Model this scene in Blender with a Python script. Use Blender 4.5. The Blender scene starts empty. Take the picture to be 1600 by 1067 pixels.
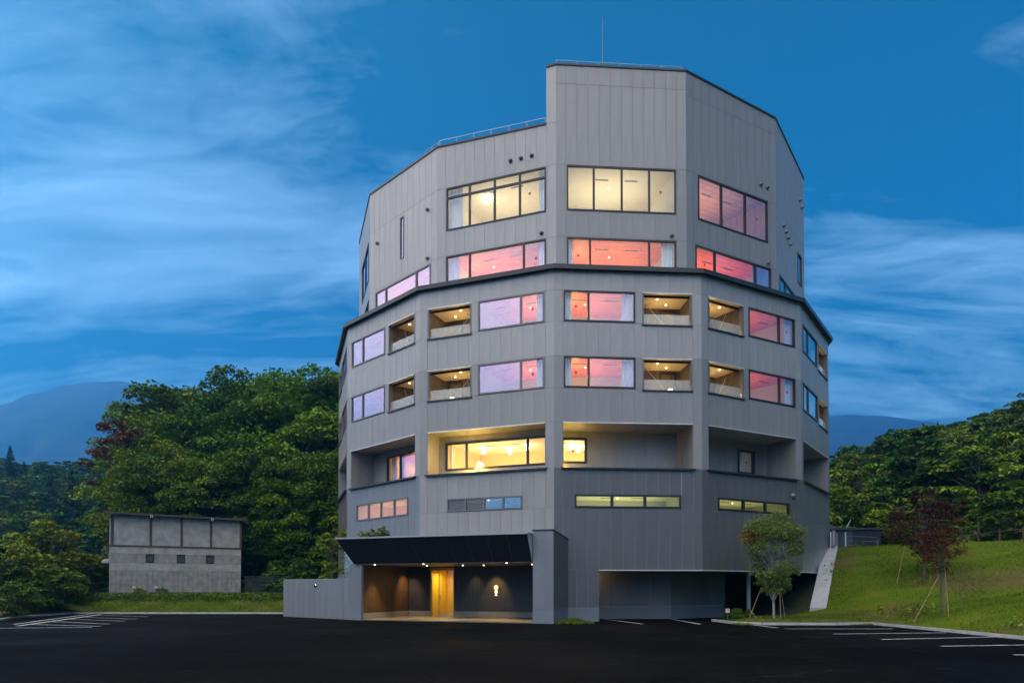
import bpy, math, random
import numpy as np
from mathutils import Matrix, Vector
sc = bpy.context.scene
COL = sc.collection
R_ = math.radians

# ------------------------------------------------------------------ camera
EYE = 1.66
cam_d = bpy.data.cameras.new('camera'); cam = bpy.data.objects.new('camera', cam_d); COL.objects.link(cam)
cam_d.sensor_fit = 'HORIZONTAL'; cam_d.sensor_width = 36.0
cam_d.lens = 36.0 * 1146.2 / 1600
cam_d.shift_x = 0.0; cam_d.shift_y = (894.4 - 533.5) / 1600
cam_d.clip_start = 0.1; cam_d.clip_end = 20000
cam.location = (0, 0, EYE)
cam.rotation_euler = (R_(90) + 0.02068, 0.0, 0.0)
sc.camera = cam

# ------------------------------------------------------------------ light: dusk, glow of the low sun from the left
SUN_AZ, SUN_EL = R_(232), R_(29)          # clockwise from +Y
world = bpy.data.worlds.new('World'); sc.world = world; world.use_nodes = True
wt = world.node_tree; wn = wt.nodes; wl = wt.links; wn.clear()
def wnode(t, **kw):
    n = wn.new(t)
    for k, v in kw.items(): setattr(n, k, v)
    return n
wout = wnode('ShaderNodeOutputWorld'); wbg = wnode('ShaderNodeBackground')
sky = wnode('ShaderNodeTexSky', sky_type='NISHITA', sun_disc=False)
sky.sun_elevation = SUN_EL; sky.sun_rotation = SUN_AZ
sky.air_density = 1.3; sky.dust_density = 0.1; sky.ozone_density = 6.0; sky.altitude = 900
hs = wnode('ShaderNodeHueSaturation'); hs.inputs['Saturation'].default_value = 3.0; hs.inputs['Hue'].default_value = 0.474; hs.inputs['Value'].default_value = 1.0
wl.new(sky.outputs['Color'], hs.inputs['Color'])
tc = wnode('ShaderNodeTexCoord'); sep = wnode('ShaderNodeSeparateXYZ'); wl.new(tc.outputs['Generated'], sep.inputs[0])
zz = wnode('ShaderNodeMath', operation='ADD'); zz.inputs[1].default_value = 0.22; wl.new(sep.outputs['Z'], zz.inputs[0])
zm = wnode('ShaderNodeMath', operation='MAXIMUM'); zm.inputs[1].default_value = 0.05; wl.new(zz.outputs[0], zm.inputs[0])
dx = wnode('ShaderNodeMath', operation='DIVIDE'); wl.new(sep.outputs['X'], dx.inputs[0]); wl.new(zm.outputs[0], dx.inputs[1])
dy = wnode('ShaderNodeMath', operation='DIVIDE'); wl.new(sep.outputs['Y'], dy.inputs[0]); wl.new(zm.outputs[0], dy.inputs[1])
cmb = wnode('ShaderNodeCombineXYZ'); wl.new(dx.outputs[0], cmb.inputs[0]); wl.new(dy.outputs[0], cmb.inputs[1])
mp = wnode('ShaderNodeMapping'); mp.inputs['Rotation'].default_value = (0, 0, R_(38)); mp.inputs['Scale'].default_value = (0.55, 1.5, 1); mp.inputs['Location'].default_value = (4.4, 6.0, 0)
wl.new(cmb.outputs[0], mp.inputs['Vector'])
n1 = wnode('ShaderNodeTexNoise'); n1.inputs['Scale'].default_value = 1.1; n1.inputs['Detail'].default_value = 8; n1.inputs['Roughness'].default_value = 0.55; n1.inputs['Distortion'].default_value = 0.6
wl.new(mp.outputs[0], n1.inputs['Vector'])
cr = wnode('ShaderNodeValToRGB'); cr.color_ramp.elements[0].position = 0.42; cr.color_ramp.elements[1].position = 0.76
cr.color_ramp.elements[0].color = (0, 0, 0, 1); cr.color_ramp.elements[1].color = (0.9, 0.9, 0.9, 1)
mp2 = wnode('ShaderNodeMapping'); mp2.inputs['Rotation'].default_value = (0, 0, R_(30)); mp2.inputs['Scale'].default_value = (1.1, 2.9, 1); mp2.inputs['Location'].default_value = (5.1, 2.2, 0); wl.new(cmb.outputs[0], mp2.inputs['Vector'])
n2 = wnode('ShaderNodeTexNoise'); n2.inputs['Scale'].default_value = 1.6; n2.inputs['Detail'].default_value = 10; n2.inputs['Roughness'].default_value = 0.64; n2.inputs['Distortion'].default_value = 0.9; wl.new(mp2.outputs[0], n2.inputs['Vector'])
nm = wnode('ShaderNodeMath', operation='MULTIPLY_ADD'); wl.new(n2.outputs['Fac'], nm.inputs[0]); nm.inputs[1].default_value = 0.5
ns_ = wnode('ShaderNodeMath', operation='MULTIPLY_ADD'); wl.new(n1.outputs['Fac'], ns_.inputs[0]); ns_.inputs[1].default_value = 1.0; ns_.inputs[2].default_value = -0.25; wl.new(ns_.outputs[0], nm.inputs[2])
hzn = wnode('ShaderNodeMapRange'); hzn.inputs[1].default_value = 0.05; hzn.inputs[2].default_value = 0.62; hzn.inputs[3].default_value = 0.07; hzn.inputs[4].default_value = -0.07; wl.new(sep.outputs['Z'], hzn.inputs[0])
nh = wnode('ShaderNodeMath', operation='ADD'); wl.new(nm.outputs[0], nh.inputs[0]); wl.new(hzn.outputs[0], nh.inputs[1])
wl.new(nh.outputs[0], cr.inputs['Fac'])
# clouds take the tone of the sky they float in: lifted and greyed
cl = wnode('ShaderNodeHueSaturation'); cl.inputs['Saturation'].default_value = 0.6; cl.inputs['Value'].default_value = 5.6
wl.new(hs.outputs['Color'], cl.inputs['Color'])
mx = wnode('ShaderNodeMix', data_type='RGBA'); wl.new(cr.outputs['Color'], mx.inputs['Factor']); wl.new(hs.outputs['Color'], mx.inputs['A']); wl.new(cl.outputs['Color'], mx.inputs['B'])
# clouds towards the set sun glow pink, as the panes of the left facets mirror them
sdn = wnode('ShaderNodeVectorMath', operation='DOT_PRODUCT'); wl.new(tc.outputs['Generated'], sdn.inputs[0]); sdn.inputs[1].default_value = (math.sin(SUN_AZ), math.cos(SUN_AZ), 0.0)
smr = wnode('ShaderNodeMapRange', interpolation_type='SMOOTHSTEP'); smr.inputs[1].default_value = 0.15; smr.inputs[2].default_value = 0.85; smr.inputs[3].default_value = 0.0; smr.inputs[4].default_value = 0.9; wl.new(sdn.outputs['Value'], smr.inputs[0])
pk = wnode('ShaderNodeMix', data_type='RGBA'); wl.new(smr.outputs[0], pk.inputs['Factor']); wl.new(cl.outputs['Color'], pk.inputs['A']); pk.inputs['B'].default_value = (3.6, 2.3, 2.7, 1)
wl.new(pk.outputs['Result'], mx.inputs['B'])
gf = wnode('ShaderNodeMath', operation='MULTIPLY'); gf.inputs[1].default_value = 0.75; wl.new(smr.outputs[0], gf.inputs[0])
gl_ = wnode('ShaderNodeMix', data_type='RGBA'); wl.new(gf.outputs[0], gl_.inputs['Factor']); wl.new(hs.outputs['Color'], gl_.inputs['A']); gl_.inputs['B'].default_value = (2.2, 1.6, 2.6, 1)
wl.new(gl_.outputs['Result'], mx.inputs['A'])
wl.new(mx.outputs['Result'], wbg.inputs['Color']); wbg.inputs['Strength'].default_value = 0.042
wl.new(wbg.outputs[0], wout.inputs['Surface'])

sun_d = bpy.data.lights.new('sun', 'SUN'); sun = bpy.data.objects.new('sun', sun_d); COL.objects.link(sun)
sun_d.energy = 5.0; sun_d.angle = R_(135); sun_d.color = (1.0, 0.81, 0.60)
sdir = Vector((math.sin(SUN_AZ) * math.cos(SUN_EL), math.cos(SUN_AZ) * math.cos(SUN_EL), math.sin(SUN_EL)))
sun.rotation_euler = sdir.to_track_quat('Z', 'Y').to_euler(); sun.location = (-40, -10, 60)

sc.view_settings.view_transform = 'Standard'; sc.view_settings.look = 'None'
sc.view_settings.exposure = 1.15; sc.view_settings.gamma = 1.0
sc.cycles.use_denoising = True
sc.cycles.max_bounces = 6; sc.cycles.transparent_max_bounces = 16; sc.cycles.volume_bounces = 1
sc.cycles.sample_clamp_indirect = 4.0; sc.cycles.caustics_reflective = False; sc.cycles.caustics_refractive = False
HAZE = True

# ------------------------------------------------------------------ helpers
rng = random.Random(7); nrg = np.random.default_rng(11)
W = {}
def link(name, data, parent=None, M=None, label=None, cat=None, group=None, kind=None):
    o = bpy.data.objects.new(name, data); COL.objects.link(o)
    M = M if M is not None else Matrix()
    W[o.name] = M
    if parent is not None:
        o.parent = parent; o.matrix_parent_inverse = W[parent.name].inverted()
    o.matrix_basis = M
    if label: o['label'] = label
    if cat: o['category'] = cat
    if group: o['group'] = group
    if kind: o['kind'] = kind
    return o
def T_(x, y, z=0, rz=0): return Matrix.Translation((x, y, z)) @ Matrix.Rotation(rz, 4, 'Z')
def thing(name, label, cat, loc=(0, 0, 0), rz=0, group=None):
    return link(name, None, None, T_(*loc, rz), label, cat, group)
class MB:
    def __init__(s): s.v = []; s.f = []; s.m = []
    def quad(s, a, b, c, d, m=0):
        i = len(s.v); s.v += [a, b, c, d]; s.f.append((i, i+1, i+2, i+3)); s.m.append(m); return s
    def hexa(s, p, m=0):   # p: 8 points, bottom ring 0-3 (ccw from above) then top ring 4-7
        i = len(s.v); s.v += [tuple(q) for q in p]
        for q in ((3, 2, 1, 0), (4, 5, 6, 7), (0, 1, 5, 4), (1, 2, 6, 5), (2, 3, 7, 6), (3, 0, 4, 7)):
            s.f.append(tuple(i + k for k in q)); s.m.append(m)
        return s
    def box(s, x0, x1, y0, y1, z0, z1, m=0):
        return s.hexa([(x0, y0, z0), (x1, y0, z0), (x1, y1, z0), (x0, y1, z0), (x0, y0, z1), (x1, y0, z1), (x1, y1, z1), (x0, y1, z1)], m)
    def tube(s, pts, rad, n=8, m=0, cap=True):
        i0 = len(s.v); P = [Vector(p) for p in pts]
        rad = rad if isinstance(rad, (list, tuple)) else [rad] * len(P)
        for k, p in enumerate(P):
            t = (P[min(k+1, len(P)-1)] - P[max(k-1, 0)]).normalized()
            a = t.orthogonal().normalized() if abs(t.z) < 0.9 else Vector((1, 0, 0)).cross(t).normalized()
            b = t.cross(a)
            for j in range(n):
                an = 2 * math.pi * j / n
                s.v.append(tuple(p + (a * math.cos(an) + b * math.sin(an)) * rad[k]))
        for k in range(len(P) - 1):
            for j in range(n):
                s.f.append((i0 + k*n + j, i0 + k*n + (j+1) % n, i0 + (k+1)*n + (j+1) % n, i0 + (k+1)*n + j)); s.m.append(m)
        if cap:
            s.f.append(tuple(i0 + j for j in reversed(range(n)))); s.m.append(m)
            e = i0 + (len(P)-1)*n
            s.f.append(tuple(e + j for j in range(n))); s.m.append(m)
        return s
    def mesh(s, name, mats):
        me = bpy.data.meshes.new(name); me.from_pydata(s.v, [], s.f)
        mats = mats if isinstance(mats, (list, tuple)) else [mats]
        for q in mats: me.materials.append(q)
        if len(mats) > 1: me.polygons.foreach_set('material_index', s.m)
        me.update(); return me
    def obj(s, name, mats, parent=None, M=None, smooth=False, **kw):
        me = s.mesh(name, mats)
        if smooth: me.shade_smooth()
        return link(name, me, parent, M, **kw)

# ------------------------------------------------------------------ materials
MATS = {}
def mat(name, col, rough=0.6, metal=0.0, var=0.0, vscale=3.0, bump=0.0, bscale=40.0, spec=0.5, col2=None, stretch=None, objvar=0.0):
    if name in MATS: return MATS[name]
    m = bpy.data.materials.new(name); m.use_nodes = True; nt = m.node_tree; N = nt.nodes; L = nt.links
    b = N['Principled BSDF']; b.inputs['Base Color'].default_value = (*col, 1); b.inputs['Roughness'].default_value = rough
    b.inputs['Metallic'].default_value = metal; b.inputs['Specular IOR Level'].default_value = spec
    if var or bump or col2 or objvar:
        t = N.new('ShaderNodeTexCoord'); vec = t.outputs['Object']
        if stretch:
            mpn = N.new('ShaderNodeMapping'); mpn.inputs['Scale'].default_value = stretch; L.new(vec, mpn.inputs['Vector']); vec = mpn.outputs[0]
        no = N.new('ShaderNodeTexNoise'); no.inputs['Scale'].default_value = vscale; no.inputs['Detail'].default_value = 5; L.new(vec, no.inputs['Vector'])
        mixn = N.new('ShaderNodeMix'); mixn.data_type = 'RGBA'
        ra = N.new('ShaderNodeMapRange'); ra.inputs[1].default_value = 0.3; ra.inputs[2].default_value = 0.7; L.new(no.outputs['Fac'], ra.inputs[0]); L.new(ra.outputs[0], mixn.inputs['Factor'])
        c2 = col2 or tuple(c * (1 + var) for c in col); c1 = col if col2 else tuple(c * (1 - var) for c in col)
        mixn.inputs['A'].default_value = (*c1, 1); mixn.inputs['B'].default_value = (*c2, 1)
        out = mixn.outputs['Result']
        if objvar:
            oi = N.new('ShaderNodeObjectInfo'); mr = N.new('ShaderNodeMapRange'); mr.inputs[3].default_value = 1 - objvar; mr.inputs[4].default_value = 1 + objvar
            L.new(oi.outputs['Random'], mr.inputs[0]); hv = N.new('ShaderNodeHueSaturation'); L.new(mr.outputs[0], hv.inputs['Value']); L.new(out, hv.inputs['Color']); out = hv.outputs['Color']
        L.new(out, b.inputs['Base Color'])
        if bump:
            nb = N.new('ShaderNodeTexNoise'); nb.inputs['Scale'].default_value = bscale; nb.inputs['Detail'].default_value = 4; L.new(vec, nb.inputs['Vector'])
            bn = N.new('ShaderNodeBump'); bn.inputs['Strength'].default_value = bump; bn.inputs['Distance'].default_value = 0.02; L.new(nb.outputs['Fac'], bn.inputs['Height']); L.new(bn.outputs[0], b.inputs['Normal'])
    MATS[name] = m; return m
def emit(name, col, s):
    if name in MATS: return MATS[name]
    m = bpy.data.materials.new(name); m.use_nodes = True; N = m.node_tree.nodes
    b = N['Principled BSDF']; b.inputs['Base Color'].default_value = (*col, 1); b.inputs['Emission Color'].default_value = (*col, 1); b.inputs['Emission Strength'].default_value = s
    MATS[name] = m; return m
def glass(name, refl=0.06, tint=(1, 1, 1), rough=0.0, frost=0.0, gtint=(1, 1, 1)):
    if name in MATS: return MATS[name]
    m = bpy.data.materials.new(name); m.use_nodes = True; nt = m.node_tree; N = nt.nodes; L = nt.links; N.clear()
    out = N.new('ShaderNodeOutputMaterial'); tr = N.new('ShaderNodeBsdfTransparent'); tr.inputs[0].default_value = (*tint, 1)
    gl = N.new('ShaderNodeBsdfGlossy'); gl.inputs['Roughness'].default_value = rough; gl.inputs['Color'].default_value = (*gtint, 1)
    fr = N.new('ShaderNodeLayerWeight'); fr.inputs['Blend'].default_value = 0.5          # thin pane: same reflectance from both faces
    pw = N.new('ShaderNodeMath'); pw.operation = 'POWER'; pw.inputs[1].default_value = 4.0; L.new(fr.outputs['Facing'], pw.inputs[0])
    ad = N.new('ShaderNodeMath'); ad.operation = 'ADD'; ad.use_clamp = True; ad.inputs[1].default_value = refl + 0.01; L.new(pw.outputs[0], ad.inputs[0])
    mxs = N.new('ShaderNodeMixShader'); L.new(ad.outputs[0], mxs.inputs[0]); L.new(tr.outputs[0], mxs.inputs[1]); L.new(gl.outputs[0], mxs.inputs[2])
    res = mxs.outputs[0]
    if frost:
        df = N.new('ShaderNodeBsdfDiffuse'); df.inputs[0].default_value = (0.75, 0.8, 0.8, 1); tl = N.new('ShaderNodeBsdfTranslucent'); tl.inputs[0].default_value = (0.75, 0.8, 0.8, 1)
        a = N.new('ShaderNodeMixShader'); L.new(df.outputs[0], a.inputs[1]); L.new(tl.outputs[0], a.inputs[2])
        b2 = N.new('ShaderNodeMixShader'); b2.inputs[0].default_value = frost; L.new(res, b2.inputs[1]); L.new(a.outputs[0], b2.inputs[2]); res = b2.outputs[0]
    L.new(res, out.inputs['Surface']); MATS[name] = m; return m

def panelmat(name, col, rough=0.42):
    m = mat(name, col, rough, 0.15, var=0.09, vscale=1.6, bump=0.03, bscale=9, objvar=0.045, stretch=(1.5, 1.5, .22)); return m
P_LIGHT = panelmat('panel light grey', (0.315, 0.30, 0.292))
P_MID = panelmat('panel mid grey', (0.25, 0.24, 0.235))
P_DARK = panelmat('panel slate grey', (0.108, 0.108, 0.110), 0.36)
P_ENT = panelmat('panel entrance grey', (0.265, 0.252, 0.24))
J_DARK = mat('joint dark', (0.215, 0.21, 0.2), 0.8)
J_LIGHT = mat('joint pale', (0.34, 0.36, 0.38), 0.6)
FRAME = mat('dark bronze frame', (0.022, 0.022, 0.025), 0.35, 0.3)
FRAME_GREY = mat('grey frame', (0.13, 0.13, 0.135), 0.4, 0.3)
TRIM = mat('pale drip trim', (0.62, 0.61, 0.6), 0.35, 0.3)
CORN = mat('dark cornice metal', (0.035, 0.034, 0.034), 0.35, 0.4)
BLACKM = mat('black metal cladding', (0.012, 0.012, 0.015), 0.42, 0.3, var=0.2, vscale=1.5)
CONC = mat('board marked concrete', (0.25, 0.24, 0.22), 0.85, var=0.28, vscale=2.2, bump=0.5, bscale=30)
CONC2 = mat('smooth concrete', (0.36, 0.36, 0.36), 0.75, var=0.12, vscale=2.5, bump=0.2, bscale=40)
GLASS = glass('window glass', 0.03)
GLASS_R = glass('reflective window glass', 0.26, (0.8, 0.8, 0.8), gtint=(.86, .76, 1.0))
GLASS_N = glass('sky mirror glass', 0.26, (.8, .8, .8))
GLASS_M = glass('window glass part mirror', 0.10, gtint=(.88, .8, 1.0))
GLASS_B = glass('balustrade glass', 0.06, (0.92, 0.96, 0.96), 0.05, 0.2)
CURT = mat('pale curtain', (0.62, 0.68, 0.72), 0.9)
RED = mat('red mark', (0.42, 0.05, 0.05), 0.5)
VENTM = mat('vent hood metal', (0.16, 0.16, 0.16), 0.4, 0.5)
STONE = mat('brown bath stone', (0.10, 0.075, 0.055), 0.7, var=0.45, vscale=3, bump=0.4, bscale=14)
CEILW = mat('loggia ceiling', (0.62, 0.52, 0.36), 0.7)
ROOMW = mat('room plaster', (0.55, 0.5, 0.42), 0.9)
ROOMY = mat('warm plaster', (0.75, 0.58, 0.25), 0.9)
FLOORM = mat('room carpet', (0.12, 0.1, 0.09), 0.9)
BULB = emit('lit downlight', (1.0, 0.72, 0.36), 9)
GLOBE = emit('lit ceiling globe', (1.0, 0.9, 0.7), 14)
LANT = emit('lit lantern', (1.0, 0.62, 0.3), 5)
def ceilmat(name, col):
    m = mat(name, col, 0.55, var=0.12, vscale=2, stretch=(1, 6, 1)); nt = m.node_tree; N = nt.nodes; L = nt.links
    b = N['Principled BSDF']; src = b.inputs['Base Color'].links[0].from_socket
    t = N.new('ShaderNodeTexCoord'); br = N.new('ShaderNodeTexBrick'); br.inputs['Scale'].default_value = 1; br.inputs['Brick Width'].default_value = 1.9; br.inputs['Row Height'].default_value = 0.42
    br.inputs['Mortar Size'].default_value = 0.012; br.inputs['Color1'].default_value = (1, 1, 1, 1); br.inputs['Color2'].default_value = (0.86, 0.86, 0.86, 1); br.inputs['Mortar'].default_value = (0.25, 0.2, 0.2, 1)
    L.new(t.outputs['Object'], br.inputs['Vector'])
    mu = N.new('ShaderNodeMix'); mu.data_type = 'RGBA'; mu.blend_type = 'MULTIPLY'; mu.inputs['Factor'].default_value = 1; L.new(src, mu.inputs['A']); L.new(br.outputs['Color'], mu.inputs['B']); L.new(mu.outputs['Result'], b.inputs['Base Color']); return m
CEIL_RED = ceilmat('coral timber ceiling', (0.80, 0.19, 0.09))
CEIL_OAK = ceilmat('oak timber ceiling', (0.62, 0.33, 0.18))
CEIL_CREAM = mat('cream ceiling', (0.75, 0.68, 0.5), 0.9)

# ------------------------------------------------------------------ building geometry: a fourteen sided drum
NS = 14; BX, BY, PH = 4.557, 52.691, -0.1485
RL, RU = 16.8, 15.42
def vert(k, r): a = PH + 2 * math.pi / NS * k; return Vector((BX + r * math.sin(a), BY - r * math.cos(a)))
def frame(k, r):
    p, q = vert(k, r), vert(k + 1, r); d = (q - p)
    return T_(p.x, p.y, 0, math.atan2(d.y, d.x)), d.length
hotel = thing('hotel_building', 'grey fourteen sided panel clad hotel tower with lit windows and black entrance canopy', 'building', (BX, BY, 0))
TAN = math.tan(math.pi / NS)

panels = []      # (area_weight, M, x0, x1, z0, z1l, z1r, y, mat)
def sub_rects(x0, x1, z0, z1, holes):
    rects = [(x0, x1, z0, z1)]
    for (a, b, c, d) in holes:
        new = []
        for (p, q, r, s) in rects:
            if b <= p + 1e-4 or a >= q - 1e-4 or d <= r + 1e-4 or c >= s - 1e-4: new.append((p, q, r, s)); continue
            if a > p + 1e-4: new.append((p, a, r, s))
            if b < q - 1e-4: new.append((b, q, r, s))
            p2, q2 = max(p, a), min(q, b)
            if c > r + 1e-4: new.append((p2, q2, r, c))
            if d < s - 1e-4: new.append((p2, q2, d, s))
        rects = new
    return [t for t in rects if t[1] - t[0] > 0.03 and t[3] - t[2] > 0.03]
def facade(k, r, cols, bands, holes, zref=None, topfn=None):
    """bands: list of (z0, z1, mat, jointmat); panels proud of a backing wall that shows in the joints"""
    M, ln = frame(k, r)
    back = MB()
    zs = [b[0] for b in bands] + [bands[-1][1]]
    for bi, (z0, z1, pm, jm) in enumerate(bands):
        last = bi == len(bands) - 1
        for (a, b, c, d) in sub_rects(0, ln, z0, z1, holes):
            za = d if not (last and topfn and abs(d - z1) < 1e-3) else topfn(a)
            zb = d if not (last and topfn and abs(d - z1) < 1e-3) else topfn(b)
            back.quad((a, 0.012, c), (b, 0.012, c), (b, 0.012, zb), (a, 0.012, za), 0 if jm is J_DARK else 1)
        for ci in range(len(cols) - 1):
            a0, b0 = cols[ci], cols[ci + 1]
            for (a, b, c, d) in sub_rects(a0, b0, z0, z1, holes):
                g = 0.007
                la = a + g if (abs(a - a0) < 1e-3 and ci > 0) else a
                lb = b - g if (abs(b - b0) < 1e-3 and ci < len(cols) - 2) else b
                zc = c + g if abs(c - z0) < 1e-3 else c
                istop = abs(d - z1) < 1e-3
                if last and topfn and istop: zl, zr = topfn(la), topfn(lb)
                else: zl = zr = d - g if istop else d
                panels.append((M, la, lb, zc, zl, zr, pm, k))
    back.obj('wall', [J_DARK, J_LIGHT], hotel, M)
COLS_L = [0] + [0.44 + 0.6 * i for i in range(12)] + [None]
def cols_for(ln, n, first):
    w = (ln - 2 * first) / n
    return [0] + [first + w * i for i in range(n + 1)] + [ln]
LNL = frame(0, RL)[1]; LNU = frame(0, RU)[1]
CL = cols_for(LNL, 11, 0.44); CU = cols_for(LNU, 10, 0.5)

# window / room builders (facet frame: x along wall, y inwards, z up)
def bar(mb, x0, x1, z0, z1, y0=-0.035, y1=0.10): mb.box(x0, x1, y0, y1, z0, z1)
def window(M, x0, x1, z0, z1, mull=(), trans=None, fm=None, gm=None, fw=0.075, y=0.0, mark=None, mw=0.05, parent=None, label=None):
    fm = fm or FRAME; gm = gm or GLASS
    Mw = M @ Matrix.Translation((x0, y, z0)); w, h = x1 - x0, z1 - z0
    mb = MB()
    bar(mb, 0, w, 0, fw); bar(mb, 0, w, h - fw, h); bar(mb, 0, fw, fw, h - fw); bar(mb, w - fw, w, fw, h - fw)
    o = mb.obj('window', fm, parent or hotel, Mw, label=label)
    xs = [fw] + [m - x0 for m in mull] + [w - fw]
    zt = (trans - z0) if trans else None
    for i, m in enumerate(mull):
        b = MB(); bar(b, m - x0 - mw, m - x0 + mw, fw, h - fw, -0.03, 0.095); b.obj('mullion', fm, o, Mw)
    if zt: b = MB(); bar(b, fw, w - fw, zt - mw, zt + mw, -0.026, 0.09); b.obj('transom', fm, o, Mw)
    for i in range(len(xs) - 1):
        a = xs[i] + (mw if i > 0 else 0); b = xs[i + 1] - (mw if i < len(xs) - 2 else 0)
        for (c, d) in ([(fw, h - fw)] if not zt else [(fw, zt - mw), (zt + mw, h - fw)]):
            p = MB(); p.box(a, b, 0.030, 0.042, c, d); p.obj('pane', gm[i] if isinstance(gm, (list, tuple)) else gm, o, Mw)
    if mark is not None:
        t = MB(); cx, cz, s = mark - x0, h * 0.47, 0.085
        i = [(cx - s, 0.020, cz + s), (cx + s, 0.020, cz + s), (cx, 0.020, cz - s), (cx - s, 0.026, cz + s), (cx + s, 0.026, cz + s), (cx, 0.026, cz - s)]
        t.v += i; t.f += [(0, 2, 1), (3, 4, 5), (0, 1, 4, 3), (1, 2, 5, 4), (2, 0, 3, 5)]; t.m += [0] * 5
        t.obj('rescue_mark', RED, o, Mw)
    return o
def lamp(name, M, loc, kind, energy, col, parent, size=0.3, size_y=None, up=False, spot=None, blend=0.6, target=None):
    d = bpy.data.lights.new(name, kind); d.energy = energy; d.color = col
    if kind == 'AREA':
        d.shape = 'RECTANGLE' if size_y else 'SQUARE'; d.size = size
        if size_y: d.size_y = size_y
    elif kind == 'SPOT': d.spot_size = R_(spot); d.spot_blend = blend; d.shadow_soft_size = 0.04
    else: d.shadow_soft_size = size
    Ml = M @ Matrix.Translation(loc)
    if up: Ml = Ml @ Matrix.Rotation(math.pi, 4, 'X')
    if target is not None:
        q = (Vector(loc) - Vector(target)).to_track_quat('Z', 'Y').to_matrix().to_4x4()
        Ml = M @ Matrix.Translation(loc) @ q
    return link(name, d, parent, Ml)
def curtain(M, x0, x1, z0, z1, y, parent):
    mb = MB(); n = max(10, int((x1 - x0) / 0.03)); 
    pts = [(x0 + (x1 - x0) * i / n, y + 0.035 * math.sin(i * 1.3) + 0.012 * math.sin(i * 0.37)) for i in range(n + 1)]
    for i in range(n):
        (a, ya), (b, yb) = pts[i], pts[i + 1]
        mb.quad((a, ya, z0), (b, yb, z0), (b, yb, z1), (a, ya, z1))
    me = mb.mesh('curtain', CURT); me.shade_smooth()
    return link('curtain', me, parent, M)
def room(M, ln, x0, x1, z0, z1, depth, ceil, wallm, energy, lcol, curt=(), y0=0.13, globes=0, lpos=0.45, drop=0.75):
    bl, brt = max(x0, 0.12 + TAN * depth), min(x1, ln - 0.12 - TAN * depth)
    zf = z0 - drop; zc = z1 + 0.01
    mb = MB()
    mb.quad((x0, y0, zf), (x1, y0, zf), (brt, depth, zf), (bl, depth, zf), 1)
    mb.quad((bl, depth, zf), (brt, depth, zf), (brt, depth, zc), (bl, depth, zc), 0)
    mb.quad((x0, y0, zf), (bl, depth, zf), (bl, depth, zc), (x0, y0, zc), 0)
    mb.quad((brt, depth, zf), (x1, y0, zf), (x1, y0, zc), (brt, depth, zc), 0)
    mb.quad((x0, y0, zf), (x1, y0, zf), (x1, y0, z0), (x0, y0, z0), 0)
    o = mb.obj('guest_room', [wallm, FLOORM], hotel, M)
    c = MB(); c.hexa([(x0, y0, zc), (x1, y0, zc), (brt, depth, zc), (bl, depth, zc), (x0, y0, zc + .05), (x1, y0, zc + .05), (brt, depth, zc + .05), (bl, depth, zc + .05)])
    c.obj('ceiling', ceil, o, M)
    # slim ceiling louvre and a pelmet board, as seen through the panes
    g = MB(); xm = (x0 + x1) / 2
    for s in (-1, 1): g.box(xm + s * 0.8 - 0.35, xm + s * 0.8 + 0.35, 1.2, 1.32, zc - 0.02, zc - 0.004)
    g.obj('ceiling_vent', FRAME_GREY, o, M, kind='stuff')
    if energy > 0:
        xl = bl + (brt - bl) * lpos
        lamp('ceiling_wash_light', M, (xl, depth * 0.55, max(zf + .15, zc - 1.75)), 'AREA', energy * .75, lcol, o, 0.8 * (brt - bl), depth * 0.7, up=True)  # unseen area light added mid-room, facing up to wash the ceiling evenly
        d = MB(); d.tube([(xl, depth * 0.5, zc - 0.025), (xl, depth * 0.5, zc - 0.004)], 0.03, 10); d.obj('downlight', BULB, o, M)
    if energy > 20 and ceil in (CEIL_RED, CEIL_OAK): lamp('gradient_fill_light', M, (bl + .35 + (brt - bl) * (.02 if lpos < .5 else .75), depth * .45, zc - .55), 'POINT', 9, (1.0, .62, .12), o, .1)  # added point light without a fitting, gives the ceiling a yellow gradient
    for i in range(globes):
        gx, gy = bl + (brt - bl) * (0.25 + 0.24 * i), depth * (0.42 + 0.16 * (i % 2))
        d = MB(); d.tube([(gx, gy, zc - 0.2 + 0.12 * math.cos(t)) for t in [math.pi * j / 6 for j in range(7)]], [max(0.01, 0.12 * math.sin(math.pi * j / 6)) for j in range(7)], 10); d.obj('globe_lamp', GLOBE, o, M, smooth=True)
    for (a, b) in curt: curtain(M, a, b, z0 + .02, zc - 0.02, y0 + 0.15, o)
    return o
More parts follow.
